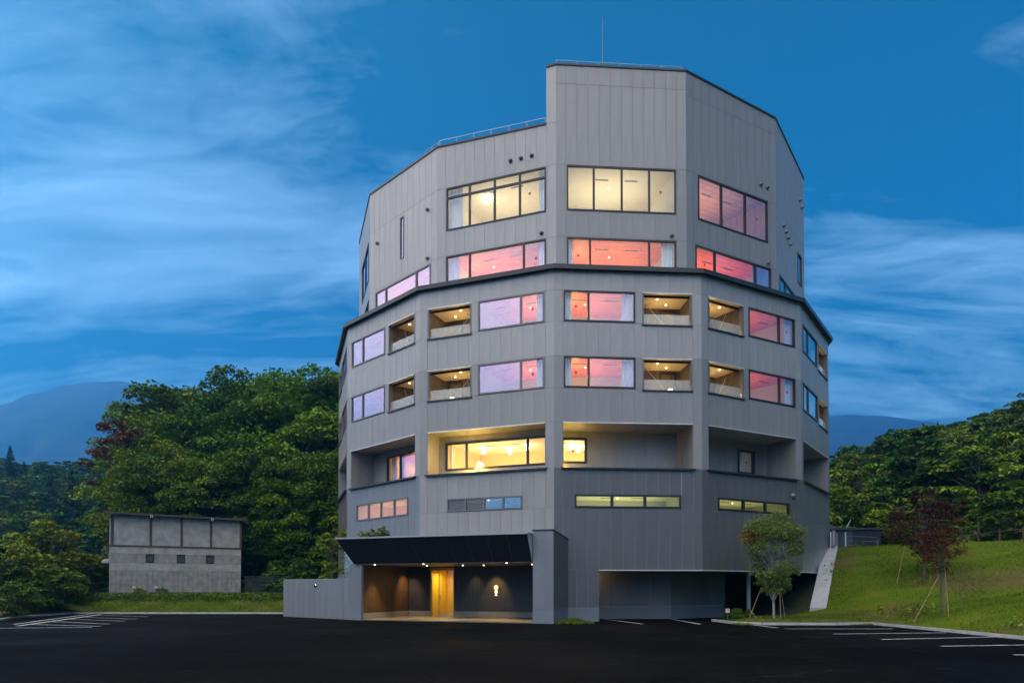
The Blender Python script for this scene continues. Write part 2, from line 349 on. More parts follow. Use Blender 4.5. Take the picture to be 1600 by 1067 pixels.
def loggia(M, x0, x1, z0, z1, flip, lit=1.0):
    D = 2.0; w = x1 - x0
    mb = MB(); zf = z0 - 0.05
    mb.quad((x0, 0.02, zf), (x1, 0.02, zf), (x1, D, zf), (x0, D, zf), 1)
    mb.quad((x0, D, zf), (x1, D, zf), (x1, D, z1), (x0, D, z1), 0)
    mb.quad((x0, 0.02, zf), (x0, D, zf), (x0, D, z1), (x0, 0.02, z1), 0)
    mb.quad((x1, D, zf), (x1, 0.02, zf), (x1, 0.02, z1), (x1, D, z1), 0)
    o = mb.obj('loggia', [STONE, FLOORM], hotel, M)
    c = MB(); c.box(x0, x1, 0.02, D, z1, z1 + 0.04); c.obj('ceiling', CEILW, o, M)
    b = MB(); b.box(x0 + .02, x1 - .02, 0.32, 0.40, z1 - 0.09, z1 - 0.002); b.obj('ceiling_beam', FRAME, o, M)
    t = MB(); t.box(x0 - 0.01, x1 + 0.01, -0.045, 0.05, z1 - 0.025, z1 + 0.02); t.obj('drip_trim', TRIM, o, M)
    s = MB(); s.box(x0 - 0.03, x1 + 0.03, -0.06, 0.16, z0 - 0.005, z0 + 0.07); s.obj('sill', FRAME, o, M)
    for a, bb in ((x0, x0 + 0.07), (x1 - 0.07, x1)):
        j = MB(); j.box(a, bb, -0.02, 0.22, z0 + 0.07, z1 - 0.025); j.obj('jamb', FRAME_GREY, o, M)
    p = MB(); p.box(x0 + 0.1, x1 - 0.1, 0.105, 0.12, z0 + 0.07, z0 + 0.62); p.obj('balustrade_glass', GLASS_B, o, M)
    # back screen: dark framed opening with shower pipe
    k = MB(); xa, xb = (x0 + 0.25, x0 + 1.1) if flip else (x1 - 1.1, x1 - 0.25)
    for q in ((xa, xa + .06), (xb - .06, xb)): k.box(q[0], q[1], D - .06, D - .005, z0, z1 - .12)
    k.box(xa + .06, xb - .06, D - .06, D - .005, z1 - .2, z1 - .12); k.obj('screen_frame', FRAME, o, M)
    xs = x1 - 0.35 if flip else x0 + 0.35
    q = MB(); q.tube([(xs, 0.8, z0), (xs, 0.8, z1 - 0.25), (xs + (0.25 if not flip else -0.25), 0.75, z1 - 0.28)], 0.014, 6); q.obj('shower_pipe', FRAME, o, M)
    h = MB(); h.tube([((x0 + x1) / 2 + (-.1 if flip else .1), 0.5, z0 + 0.1), (xs, 0.85, z1 - 0.2)], 0.012, 6); h.obj('stay_rod', TRIM, o, M)
    if lit > 0:
        for fx, fy in ((0.36, 1.45), (0.62, 0.75)):
            fx = fx if flip else 1 - fx
            d = MB(); d.tube([(x0 + w * fx, fy, z1 - 0.02), (x0 + w * fx, fy, z1 - 0.002)], 0.04, 10); d.obj('downlight', BULB, o, M)
        lamp('loggia_light', M, (x0 + w * 0.5, 1.15, z0 + 0.55), 'POINT', 21 * lit, (1.0, 0.68, 0.28), o, 0.15)
        l = MB(); xl = x0 + w * (0.3 if flip else 0.72); l.box(xl - .09, xl + .09, 1.3, 1.48, z0 + .1, z0 + .52); l.obj('lantern', LANT, o, M)
    return o
def recess(k, z0, z1, win):
    """the deep fourth floor balcony of a facet, with its back wall, soffit and sloping sill"""
    M, ln = frame(k, RL); x0, x1, D = 0.46, 7.02, win.get('depth', 2.3)
    o = MB().quad((x0, 0.013, z0), (x0, D, z0), (x0, D, z1), (x0, 0.013, z1)).obj('balcony_recess', P_MID, hotel, M)
    MB().quad((x1, D, z0), (x1, 0.013, z0), (x1, 0.013, z1), (x1, D, z1)).obj('side_wall', P_MID, o, M)
    MB().box(x0, x1, 0.013, D, z1, z1 + .04).obj('soffit', P_MID, o, M)
    MB().box(x0 - .01, x1 + .01, -0.045, 0.05, z1 - 0.025, z1 + 0.02).obj('drip_trim', TRIM, o, M)
    MB().hexa([(x0, .2, z0 - .06), (x1, .2, z0 - .06), (x1, D, z0 + .02), (x0, D, z0 + .02), (x0, .2, z0 + .02), (x1, .2, z0 + .02), (x1, D, z0 + .14), (x0, D, z0 + .14)]).obj('balcony_floor', CONC2, o, M)
    MB().hexa([(x0 - .1, -.16, z0 - .10), (x1 + .1, -.16, z0 - .10), (x1 + .1, .2, z0 - .05), (x0 - .1, .2, z0 - .05), (x0 - .1, -.16, z0 - .02), (x1 + .1, -.16, z0 - .02), (x1 + .1, .2, z0 + .05), (x0 - .1, .2, z0 + .05)]).obj('sill', CORN, o, M)
    for fx in (0.3, 0.62):
        MB().tube([(x0 + 6.5 * fx, D * .55, z1 - .012), (x0 + 6.5 * fx, D * .55, z1 - .002)], .09, 12).obj('soffit_vent', VENTM, o, M)
    Mb = M @ Matrix.Translation((0, D, 0)); a, b, c, d = win['rect']
    for (p, q, r, s) in sub_rects(x0, x1, z0 + .02, z1, [(a, b, c, d)]):
        MB().quad((p, .012, r), (q, .012, r), (q, .012, s), (p, .012, s)).obj('back_wall', J_DARK, o, Mb)
    n = 11; xs = [x0 + (x1 - x0) * i / n for i in range(n + 1)]
    for i in range(n):
        for (p, q, r, s) in sub_rects(xs[i], xs[i + 1], z0 + .02, z1, [(a, b, c, d)]):
            panels.append((Mb, p + .008, q - .008, r, s, s, P_MID, k))
    return o, M, Mb, ln

# ---- lower drum
HW6, HW5 = (14.88, 16.43), (11.58, 13.13)
HL6, HL5 = (14.75, 16.41), (11.46, 13.11)
LV = [0.67, 2.55, 5.6, 7.6, 9.86, 11.55, 13.15, 14.85, 16.43, 17.45]
def lower(k):
    M, ln = frame(k, RL); even = k % 2 == 0
    wx = (0.49, 4.10) if even else (3.37, 6.98); lx = (4.46, 7.0) if even else (0.47, 3.0)
    mull = wx[0] + 1.25 if even else wx[1] - 1.25
    holes = [(*wx, *HW6), (*wx, *HW5), (*lx, *HL6), (*lx, *HL5), (0.46, 7.02, 7.62, 9.85)]
    strip = {0: (1.03, 6.41, 5.62, 6.28), -1: (1.62, 5.79, 5.62, 6.29), -2: (1.11, 6.41, 5.6, 6.57), 1: (1.08, 6.43, 5.62, 6.25)}.get(k)
    if strip: holes.append(strip)
    dk = P_DARK if k != -1 else P_ENT; jd = J_LIGHT if k != -1 else J_DARK
    if k == -2: dk = panelmat('panel blue grey', (0.16, 0.175, 0.195))
    if k == 2: dk = panelmat('panel pale slate', (0.17, 0.19, 0.21), 0.3)
    mid = P_MID
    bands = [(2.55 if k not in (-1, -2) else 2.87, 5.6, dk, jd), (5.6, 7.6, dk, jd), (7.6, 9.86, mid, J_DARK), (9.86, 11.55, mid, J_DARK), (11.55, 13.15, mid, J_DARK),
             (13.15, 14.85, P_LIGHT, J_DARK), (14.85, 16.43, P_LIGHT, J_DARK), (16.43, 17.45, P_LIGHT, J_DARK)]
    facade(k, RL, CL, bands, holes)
    gm = {-3: GLASS_R, -2: GLASS_R, -1: [GLASS_R, GLASS_M], 0: [GLASS, GLASS_M], 1: [GLASS_M, GLASS_M], 2: GLASS_N}[k]
    en = {-3: 6, -2: 12, -1: 34, 0: 38, 1: 36, 2: 5}[k]
    for (z0, z1) in (HW6, HW5):
        window(M, *wx, z0, z1, [mull], gm=gm, mark=None if k in (-3, -2, 2) else (wx[0] + .62 if even else wx[1] - .62), fm=FRAME if k >= 0 else FRAME_GREY, y=0)
        cu = [(wx[0] + .05, wx[0] + .42), (wx[1] - .62, wx[1] - .05)] if k in (0,) else [(wx[1] - .5, wx[1] - .05)]
        room(M, ln, wx[0], wx[1], z0, z1, 3.6, CEIL_RED, ROOMW, en, (1.0, 0.62, 0.36), cu, lpos={-1: .7, 0: .3, 1: .25}.get(k, .6))
    for (z0, z1) in (HL6, HL5): loggia(M, *lx, z0, z1, not even, 1.0 if abs(k) < 2 else 0.45)
for k in range(-3, 3): lower(k)
# strip windows of the third floor
M0, ln0 = frame(0, RL)
window(M0, 1.03, 6.41, 5.62, 6.28, [2.9, 4.56], mw=.07, fw=.09); room(M0, ln0, 1.05, 6.39, 5.64, 6.26, 2.6, mat('office ceiling', (0.55, 0.56, 0.3), .9), mat('office plaster', (0.5, 0.5, 0.3), .9), 34, (1.0, 0.95, 0.5))
M1, ln1 = frame(1, RL)
window(M1, 1.08, 6.43, 5.62, 6.25, [2.92, 4.56], mw=.07, fw=.09); room(M1, ln1, 1.1, 6.4, 5.64, 6.23, 2.6, MATS['office ceiling'], MATS['office plaster'], 17, (1.0, 0.95, 0.55))
Mm, lnm = frame(-1, RL)
window(Mm, 1.62, 5.79, 5.62, 6.29, [2.67, 3.71, 4.76], mw=.05, fw=.075, fm=FRAME_GREY, gm=[GLASS_M, GLASS_M, GLASS_N, GLASS_N], label='strip window with two louvred bays')
room(Mm, lnm, 1.64, 5.77, 5.64, 6.27, 2.2, MATS['office ceiling'], MATS['office plaster'], 6, (1.0, 0.9, 0.5))
wlast = [o for o in COL.objects if o.name.startswith('window')][-1]
for a, b in ((1.71, 2.61), (2.73, 3.65)):
    for i in range(7):
        z = 5.71 + i * 0.075
        MB().hexa([(a, -.01, z), (b, -.01, z), (b, .028, z + .035), (a, .028, z + .035), (a, -.01, z + .016), (b, -.01, z + .016), (b, .028, z + .05), (a, .028, z + .05)]).obj('louvre', FRAME_GREY, wlast, Mm)
M2m, ln2m = frame(-2, RL)
window(M2m, 1.11, 6.41, 5.6, 6.57, [2.43, 3.75, 5.08], mw=.05, fw=.07, fm=FRAME_GREY, gm=glass('obscure window glass', .04, (.95, .95, .95), .25, .25))
room(M2m, ln2m, 1.13, 6.39, 5.62, 6.55, 2.2, CEIL_CREAM, mat('apricot plaster', (.8, .42, .2), .9), 34, (1.0, 0.50, 0.2))
# deep fourth floor balconies
o, M, Mb, ln = recess(-1, 7.62, 9.85, dict(rect=(0.85, 7.0, 8.0, 9.5), depth=1.35))
window(Mb, 0.85, 7.0, 8.0, 9.5, [2.1, 5.6], parent=o, mw=.06, fw=.1, mark=None); room(Mb, ln, 0.9, 6.5, 8.05, 9.45, 4.0, CEIL_CREAM, ROOMY, 75, (1.0, 0.68, 0.2), [(.95, 1.15)], globes=3)
lamp('balcony_light', M, (2.6, 0.75, 8.3), 'POINT', 150, (1.0, 0.62, 0.12), o, .2)
o, M, Mb, ln = recess(0, 7.62, 9.85, dict(rect=(0.5, 2.05, 8.2, 9.55), depth=2.3))
window(Mb, 0.5, 2.05, 8.2, 9.55, [], parent=o, fw=.12, mark=1.3); room(Mb, ln, 0.85, 3.0, 8.25, 9.5, 3.6, CEIL_CREAM, ROOMY, 50, (1.0, 0.72, 0.25), globes=2)
lamp('balcony_light', M, (0.75, 1.1, 8.4), 'POINT', 50, (1.0, 0.62, 0.12), o, .15)
o, M, Mb, ln = recess(1, 7.62, 9.85, dict(rect=(5.0, 6.35, 8.1, 9.45), depth=2.3))
window(Mb, 5.0, 6.35, 8.1, 9.45, [], parent=o, fw=.11, gm=GLASS_M, mark=5.7); room(Mb, ln, 3.4, 6.2, 8.15, 9.4, 3.2, CEIL_CREAM, ROOMW, 7, (.8, .95, 1.0), [(5.2, 5.7)])
o, M, Mb, ln = recess(-2, 7.62, 9.85, dict(rect=(1.9, 7.0, 7.95, 9.5), depth=1.6))
window(Mb, 1.9, 7.0, 7.95, 9.5, [3.3], parent=o, fw=.1, gm=[GLASS, GLASS_R], fm=FRAME); room(Mb, ln, 1.95, 6.3, 8.0, 9.45, 3.6, CEIL_RED, ROOMY, 55, (1.0, 0.6, 0.3), [(2.0, 2.5), (3.0, 3.3)])
o, M, Mb, ln = recess(2, 7.62, 9.85, dict(rect=(6.9, 6.95, 7.7, 7.75), depth=2.3))
MB().box(4.2, 5.7, -.03, .0, 8.3, 9.1).obj('access_hatch', P_LIGHT, o, Mb)
o, M, Mb, ln = recess(-3, 7.62, 9.85, dict(rect=(6.9, 6.95, 7.7, 7.75), depth=2.3))
# rest of the drum, hidden side
for k in list(range(3, 11)):
    M, ln = frame(k, RL)
    MB().quad((0, 0, 0), (ln, 0, 0), (ln, 0, 17.45), (0, 0, 17.45)).obj('wall', P_MID, hotel, M)
    M, ln = frame(k, RU)
    MB().quad((0, 0, 17.4), (ln, 0, 17.4), (ln, 0, 25.9 if k > 4 else 28.0), (0, 0, 25.9 if k > 4 else 28.2)).obj('wall', P_MID, hotel, M)

# ---- cornice and terrace
cn = math.cos(math.pi / NS)
for k in range(NS):
    M, ln = frame(k, RL); e = 0.27; q = e * TAN
    MB().hexa([(0, 0.02, 17.44), (ln, 0.02, 17.44), (ln - .6 * TAN, .6, 17.44), (.6 * TAN, .6, 17.44),
               (0, 0.02, 17.52), (ln, 0.02, 17.52), (ln - .6 * TAN, .6, 17.52), (.6 * TAN, .6, 17.52)]).hexa([
               (-q, -e, 17.40), (ln + q, -e, 17.40), (ln, 0.019, 17.47), (0, 0.019, 17.47), (-q, -e, 17.63), (ln + q, -e, 17.63), (ln, .019, 17.66), (0, .019, 17.66)]).obj('cornice', CORN, hotel, M)
mb = MB(); ring = [tuple(vert(k, RL)) + (17.54,) for k in range(NS)]; mb.v = ring; mb.f = [tuple(range(NS))]; mb.m = [0]; mb.obj('terrace', CONC2, hotel)

# ---- upper drum
TZ = {-3: 26.05, -2: 26.0, -1: 25.9, 0: 28.74, 1: 28.76, 2: 28.46, 3: 28.2, 4: 28.0}
def upper(k, bands, holes, topfn):
    facade(k, RU, CU, bands, holes, topfn=topfn)
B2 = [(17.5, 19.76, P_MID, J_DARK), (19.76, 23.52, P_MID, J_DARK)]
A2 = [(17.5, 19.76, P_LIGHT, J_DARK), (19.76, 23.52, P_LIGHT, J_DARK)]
U7 = (0.56, 6.31, 17.95, 19.73); U8 = (0.56, 6.31, 21.14, 23.5)
lin = lambda a, b: (lambda u: a + (b - a) * u / LNU)
M, ln = frame(0, RU)
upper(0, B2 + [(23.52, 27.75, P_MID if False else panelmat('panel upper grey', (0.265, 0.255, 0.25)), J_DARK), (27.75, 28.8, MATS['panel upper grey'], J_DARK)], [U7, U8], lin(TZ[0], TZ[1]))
window(M, *U8, [1.97, 3.44, 4.89], mark=5.5); room(M, ln, U8[0], U8[1], U8[2], U8[3], 4.2, CEIL_CREAM, mat('cream plaster', (.72, .65, .48), .9), 50, (1.0, 0.86, 0.58), drop=.5)
window(M, *U7, [1.77, 4.88], mark=1.15); room(M, ln, U7[0], U7[1], U7[2], U7[3], 4.2, CEIL_RED, ROOMW, 60, (1.0, 0.62, 0.38), [(.6, .9), (5.6, 6.25)])
M, ln = frame(1, RU)
upper(1, B2 + [(23.52, 27.5, MATS['panel upper grey'], J_DARK), (27.5, 28.8, MATS['panel upper grey'], J_DARK)], [(0.83, 6.15, 21.11, 23.48), (0.62, 6.39, 17.95, 19.7)], lin(TZ[1], TZ[2]))
window(M, 0.83, 6.15, 21.11, 23.48, [2.55, 4.37], mark=5.3, gm=GLASS_M); room(M, ln, 0.83, 6.15, 21.11, 23.48, 4.2, CEIL_OAK, CEIL_OAK, 60, (1.0, 0.62, 0.30), lpos=.3, drop=.5)
window(M, 0.62, 6.39, 17.95, 19.7, [2.04, 5.15], mark=1.3, gm=[GLASS, GLASS_M, GLASS_R]); room(M, ln, 0.62, 6.39, 17.95, 19.7, 4.2, CEIL_RED, ROOMW, 62, (1.0, 0.45, 0.34), [(.66, 1.0), (5.2, 6.3)])
M, ln = frame(2, RU)
upper(2, A2 + [(23.52, 27.2, P_LIGHT, J_DARK), (27.2, 28.6, P_LIGHT, J_DARK)], [(5.05, 6.1, 20.8, 22.7), (0.62, 6.0, 17.95, 19.7)], lin(TZ[2], TZ[3]))
window(M, 5.05, 6.1, 20.8, 22.7, gm=GLASS_N); window(M, .62, 6.0, 17.95, 19.7, [2.0, 4.4], gm=GLASS_N)
for r_ in ((5.07, 6.08, 20.82, 22.68), (.64, 5.98, 17.97, 19.68)): room(M, ln, *r_, 1.6, CEIL_CREAM, ROOMW, 0, (1, 1, 1))
M, ln = frame(-1, RU)
UP = MATS['panel upper grey']; SPL = 6.34
facade(-1, RU, CU, [(17.5, 19.76, P_LIGHT, J_DARK), (19.76, 23.52, P_LIGHT, J_DARK), (23.52, 25.9, P_LIGHT, J_DARK)], [U7, U8], topfn=lambda u: 25.9 - 0.17 * u / 6.34)
facade(-1, RU, [SPL, LNU], [(25.73, 28.74, P_LIGHT, J_DARK)], [(-1, SPL, 0, 40)], topfn=lambda u: 28.72)
window(M, *U8, [1.96, 3.42, 4.86], trans=22.95, mark=5.4); room(M, ln, U8[0], U8[1], U8[2], U8[3], 4.2, CEIL_CREAM, MATS['cream plaster'], 45, (1.0, 0.84, 0.55), [(.62, 1.4), (5.85, 6.25)], drop=.5, globes=1)
window(M, *U7, [1.97, 5.08], mark=5.75, gm=[GLASS_M, GLASS_M, GLASS_M]); room(M, ln, U7[0], U7[1], U7[2], U7[3], 4.2, CEIL_RED, ROOMW, 55, (1.0, 0.62, 0.38), [(.6, 1.2), (5.85, 6.25)], lpos=.3)
M, ln = frame(-2, RU)
upper(-2, A2 + [(23.52, 25.95, P_LIGHT, J_DARK)], [(0.66, 6.27, 17.95, 19.66), (3.29, 3.66, 20.86, 23.3)], lin(TZ[-2], TZ[-1]))
window(M, 0.66, 6.27, 17.95, 19.66, [1.79, 4.9], gm=GLASS_R, fm=FRAME_GREY); room(M, ln, 0.68, 6.25, 17.97, 19.64, 3.2, CEIL_RED, ROOMW, 40, (1.0, 0.55, 0.4))
window(M, 3.29, 3.66, 20.86, 23.3, gm=GLASS_R, fm=FRAME_GREY, fw=.05); room(M, ln, 3.3, 3.65, 20.88, 23.28, 1.2, CEIL_CREAM, ROOMW, 0, (1, 1, 1))
M, ln = frame(-3, RU)
upper(-3, A2 + [(23.52, 26.0, P_LIGHT, J_DARK)], [(0.66, 6.27, 17.95, 19.66), (2.2, 6.2, 20.9, 23.3)], lin(TZ[-3], TZ[-2]))
window(M, 0.66, 6.27, 17.95, 19.66, [1.79, 4.9], gm=GLASS_R); room(M, ln, 0.68, 6.25, 17.97, 19.64, 2.2, CEIL_RED, ROOMW, 0, (1, .6, .4))
window(M, 2.2, 6.2, 20.9, 23.3, [4.2], gm=GLASS_R); room(M, ln, 2.22, 6.18, 20.92, 23.28, 2.2, CEIL_CREAM, ROOMW, 0, (1, .6, .4))

# panels: the 300 that show largest are objects, the rest one part
campos = Vector((0, 0, EYE))
def show(p):
    M, a, b, c, zl, zr, pm, k = p
    cen = M @ Vector(((a + b) / 2, 0, (c + zl) / 2)); n = (M.to_3x3() @ Vector((0, -1, 0))); v = campos - cen
    return (b - a) * (zl - c) * max(0.0, n.dot(v.normalized())) / v.length_squared
panels.sort(key=show, reverse=True)
pm_cache = {}
def pbox(mb, a, b, c, zl, zr, y0, y1, m=0):
    mb.hexa([(a, y0, c), (b, y0, c), (b, y1, c), (a, y1, c), (a, y0, zl), (b, y0, zr), (b, y1, zr), (a, y1, zl)], m)
for p in panels[:300]:
    M, a, b, c, zl, zr, pm, k = p; key = (round(b - a, 3), round(zl - c, 3), round(zr - c, 3), pm.name)
    if key not in pm_cache:
        mb = MB(); pbox(mb, 0, b - a, 0, zl - c, zr - c, 0, 0.0115); pm_cache[key] = mb.mesh('cladding_panel', pm)
    link('cladding_panel', pm_cache[key], hotel, M @ Matrix.Translation((a, 0, c)))
mb = MB(); ml = []
for M, a, b, c, zl, zr, pm, k in panels[300:]:
    if pm not in ml: ml.append(pm)
    q = MB(); pbox(q, a, b, c, zl, zr, 0, 0.0115, ml.index(pm)); i = len(mb.v)
    mb.v += [tuple(M @ Vector(v)) for v in q.v]; mb.f += [tuple(i + j for j in f) for f in q.f]; mb.m += q.m
mb.obj('cladding', ml, hotel, kind='stuff')

# ---- roof edges, tower return wall, roofs, rails, mast, vents
def roofcap(k, u0, u1, za, zb):
    M, ln = frame(k, RU)
    MB().hexa([(u0, -.05, za - .03), (u1, -.05, zb - .03), (u1, .25, zb - .03), (u0, .25, za - .03), (u0, -.05, za + .07), (u1, -.05, zb + .07), (u1, .25, zb + .07), (u0, .25, za + .07)]).obj('parapet_cap', CORN, hotel, M)
roofcap(-3, 0, LNU, TZ[-3], TZ[-2]); roofcap(-2, 0, LNU, TZ[-2], TZ[-1]); roofcap(-1, 0, SPL - .02, 25.9, 25.73); roofcap(-1, SPL, LNU, 28.72, 28.74)
for k in (0, 1, 2, 3): roofcap(k, 0, LNU, TZ[k], TZ[k + 1])
Mu, _ = frame(-1, RU)
MB().quad((SPL, 12, 25.3), (SPL, 0.012, 25.3), (SPL, 0.012, 28.72), (SPL, 12, 28.72)).obj('tower_return_wall', P_LIGHT, hotel, Mu)
tw = [Mu @ Vector((SPL, 0.1, 0))] + [Vector((*vert(k, RU - .1), 0)) for k in (0, 1, 2, 3, 4, 5)] + [Mu @ Vector((SPL, 12, 0))]
mb = MB(); mb.v = [(p.x, p.y, 27.9) for p in tw]; mb.f = [tuple(range(len(tw)))]; mb.m = [0]; mb.obj('tower_roof', CONC2, hotel)
MB().quad((tw[-1].x, tw[-1].y, 25.3), (tw[-2].x, tw[-2].y, 25.3), (tw[-2].x, tw[-2].y, 28), (tw[-1].x, tw[-1].y, 28)).obj('tower_back_wall', P_MID, hotel)
mb = MB(); mb.v = [(*vert(k, RU - .1), 25.4) for k in range(NS)]; mb.f = [tuple(range(NS))]; mb.m = [0]; mb.obj('roof', CONC2, hotel)
RAILM = mat('galvanised rail', (.45, .48, .5), .4, .6)
def rail(k, u0, u1, za, zb, h, inset=0.12):
    M, ln = frame(k, RU); n = max(2, int((u1 - u0) / 1.0)); mb = MB()
    for i in range(n + 1):
        u = u0 + (u1 - u0) * i / n; z = za + (zb - za) * i / n
        mb.tube([(u, inset, z), (u, inset, z + h)], .014, 5)
    mb.tube([(u0, inset, za + h), (u1, inset, zb + h)], .016, 5)
    mb.obj('roof_rail', RAILM, hotel, M, kind='stuff')
rail(-1, 0.1, SPL - .1, 25.96, 25.79, .36); rail(0, .05, LNU - .1, 28.8, 28.8, .38, .3); rail(-2, 5.6, LNU - .05, 25.98, 25.96, .3)
mr = frame(0, RU)[0]
MB().tube([(2.65, 1.0, 28.2), (2.65, 1.0, 29.9), (2.65, 1.0, 32.2)], [.03, .024, .01], 6).obj('lightning_rod', VENTM, hotel, mr)
def vent(k, r, u, z, s=.1):
    M, ln = frame(k, r); Mv = M @ Matrix.Translation((u, 0, z))
    prof = [(0, s * 1.15), (-.02, s * 1.15), (-.03, s), (-.10, s * .92), (-.15, s * .6), (-.165, .01)]
    MB().tube([(0, y, 0) for y, _ in prof], [q for _, q in prof], 14).obj('vent_hood', VENTM, hotel, Mv, smooth=True)
for a in ((-1, RU, 4.34, 24.22), (-1, RU, 4.93, 24.23), (-1, RU, 5.53, 24.24), (-1, RU, 6.07, 20.06), (-2, RU, 6.0, 22.77), (-2, RU, 6.02, 20.02), (-2, RU, .88, 22.65), (0, RU, 6.08, 20.0),
          (1, RU, 5.61, 24.31), (1, RU, 6.14, 24.27), (1, RU, 6.16, 19.98), (2, RU, 1.54, 22.9), (2, RU, 2.1, 22.75), (2, RU, 2.6, 22.6), (2, RU, 3.1, 22.4), (2, RU, 5.6, 26.2), (2, RU, 6.2, 26.0)): vent(*a)
vent(1, RL, 6.74, 6.69, .14)

# ---- ground floor of the drum: plinth walls and the recessed car port
M0, ln = frame(0, RL); GX = 2.23
PLINTH = mat('plinth blue grey', (.13, .15, .175), .55, var=.06, vscale=1)
def gwall(M, u0, u1, y=0.0, z1=2.55, pm=P_DARK, seg=.6):
    MB().box(u0, u1, y - .02, y + .2, 0, .67).obj('plinth', PLINTH, hotel, M)
    n = max(1, round((u1 - u0) / seg)); w = (u1 - u0) / n
    MB().box(u0, u1, y + .012, y + .2, .672, z1).obj('wall', J_LIGHT, hotel, M)
    for i in range(n): MB().box(u0 + w * i + .008, u0 + w * (i + 1) - .008, y, y + .0115, .69, z1 - .008).obj('ground_panel', pm, hotel, M)
gwall(M0, 0, GX)
MB().box(GX - .2, GX, .2, 3.1, 0, 2.548).obj('wall', P_DARK, hotel, M0)
PIT = panelmat('car port panel', (.13, .125, .125), .5)
gwall(M0, GX, LNL - 3.1 * TAN, 3.1, 2.55, PIT, 1.2); M1, ln = frame(1, RL); gwall(M1, 3.1 * TAN, 4.6, 3.1, 2.55, PIT, 1.2)
MB().box(4.6, 4.8, 3.1, 8, 0, 2.55).obj('wall', P_DARK, hotel, M1)
for k in (0, 1, 2):
    M, ln = frame(k, RL); a = GX if k == 0 else 0
    MB().hexa([(a, .02, 2.56), (ln, .02, 2.56), (ln - 9 * TAN, 9, 2.56), (a + (9 * TAN if k else 0), 9, 2.56), (a, .02, 2.6), (ln, .02, 2.6), (ln - 9 * TAN, 9, 2.6), (a + (9 * TAN if k else 0), 9, 2.6)]).obj('car_port_soffit', P_DARK, hotel, M)
    MB().box(a, ln, -.05, .04, 2.51, 2.558).obj('drip_trim', TRIM, hotel, M)
lamp('car_port_light', M0, (GX + .35, 2.2, 2.2), 'POINT', 7, (1.0, .62, .22), hotel, .05)
MB().tube([(GX + .35, 2.2, 2.54), (GX + .35, 2.2, 2.5)], .06, 10).obj('downlight', BULB, hotel, M0)
M, ln = frame(1, RL); MB().tube([(4.35, 1.0, 0), (4.35, 1.0, 2.56)], .11, 12).obj('car_port_column', P_MID, hotel, M)
for k in (-3, -2):
    M, ln = frame(k, RL); gwall(M, 0, ln if k == -3 else ln - 2.9, z1=2.55 if k == -3 else 2.87, pm=MATS['panel blue grey'])
MB().quad((0, 8.1, 0), (12, 9.6, 0), (12, 9.6, 2.6), (0, 8.1, 2.6)).obj('wall', P_DARK, hotel, frame(1, RL)[0])

# ---- entrance block: frame of facet -1
ME, lnE = frame(-1, RL); Y0 = -2.0
D = MB().box(7.07, 8.1, Y0 + .0, .6, 0, .67).obj('plinth', PLINTH, hotel, ME)
P_PIL = panelmat('pillar panel', (.165, .175, .19))
pil = MB().hexa([(7.08, Y0 + .03, .672), (8.09, Y0 + .03, .672), (8.09, .6, .672), (7.08, .6, .672), (7.08, Y0 + .03, 4.33), (8.09, Y0 + .03, 4.33), (8.09, .6, 4.0), (7.08, .6, 4.0)]).obj('entrance_pillar', J_LIGHT, hotel, ME)
for a, b in ((7.08, 7.58), (7.6, 8.09)): MB().box(a, b, Y0 + .012, Y0 + .0295, .69, 4.32).obj('cladding_panel', P_PIL, pil, ME)
MB().hexa([(8.0905, Y0 + .02, .69), (8.106, Y0 + .02, .69), (8.106, .5, .69), (8.0905, .5, .69), (8.0905, Y0 + .02, 4.32), (8.106, Y0 + .02, 4.32), (8.106, .5, 4.02), (8.0905, .5, 4.02)]).obj('cladding_panel', P_DARK, pil, ME)
MB().hexa([(7.05, Y0 - .03, 4.332), (8.13, Y0 - .03, 4.332), (8.13, .55, 4.0), (7.05, .55, 4.0), (7.05, Y0 - .03, 4.39), (8.13, Y0 - .03, 4.39), (8.13, .55, 4.06), (7.05, .55, 4.06)]).obj('coping', CORN, pil, ME)
# canopy
UL, UR, ULT = -2.72, 7.06, -3.4
can = MB().hexa([(UL, Y0 - .05, 2.9), (UR, Y0 - .05, 2.9), (UR, .3, 2.9), (UL, .3, 2.9), (ULT, Y0 - .62, 4.15), (UR - .02, Y0 - .62, 4.15), (UR - .02, .02, 4.15), (ULT, .02, 4.15)]).obj('entrance_canopy', J_LIGHT, hotel, ME)
npn = 10; 
for i in range(npn):
    a0, a1 = UL + (UR - UL) * i / npn, UL + (UR - UL) * (i + 1) / npn; b0, b1 = ULT + (UR - .02 - ULT) * i / npn, ULT + (UR - .02 - ULT) * (i + 1) / npn
    g = .008; e = .02
    MB().hexa([(a0 + g, Y0 - .05 - e, 2.895), (a1 - g, Y0 - .05 - e, 2.895), (a1 - g, Y0 - .05 - .002, 2.9), (a0 + g, Y0 - .05 - .002, 2.9), (b0 + g, Y0 - .62 - e, 4.13), (b1 - g, Y0 - .62 - e, 4.13), (b1 - g, Y0 - .622, 4.14), (b0 + g, Y0 - .622, 4.14)]).obj('fascia_panel', BLACKM, can, ME)
MB().box(ULT - .05, UR, Y0 - .68, .02, 4.152, 4.225).obj('coping', mat('grey coping', (.30, .30, .31), .5, .2), can, ME)
MB().box(UL + .01, UR - .01, Y0 - .04, 2.9, 2.862, 2.896).obj('soffit', mat('soffit metal', (.16, .14, .12), .5), can, ME)
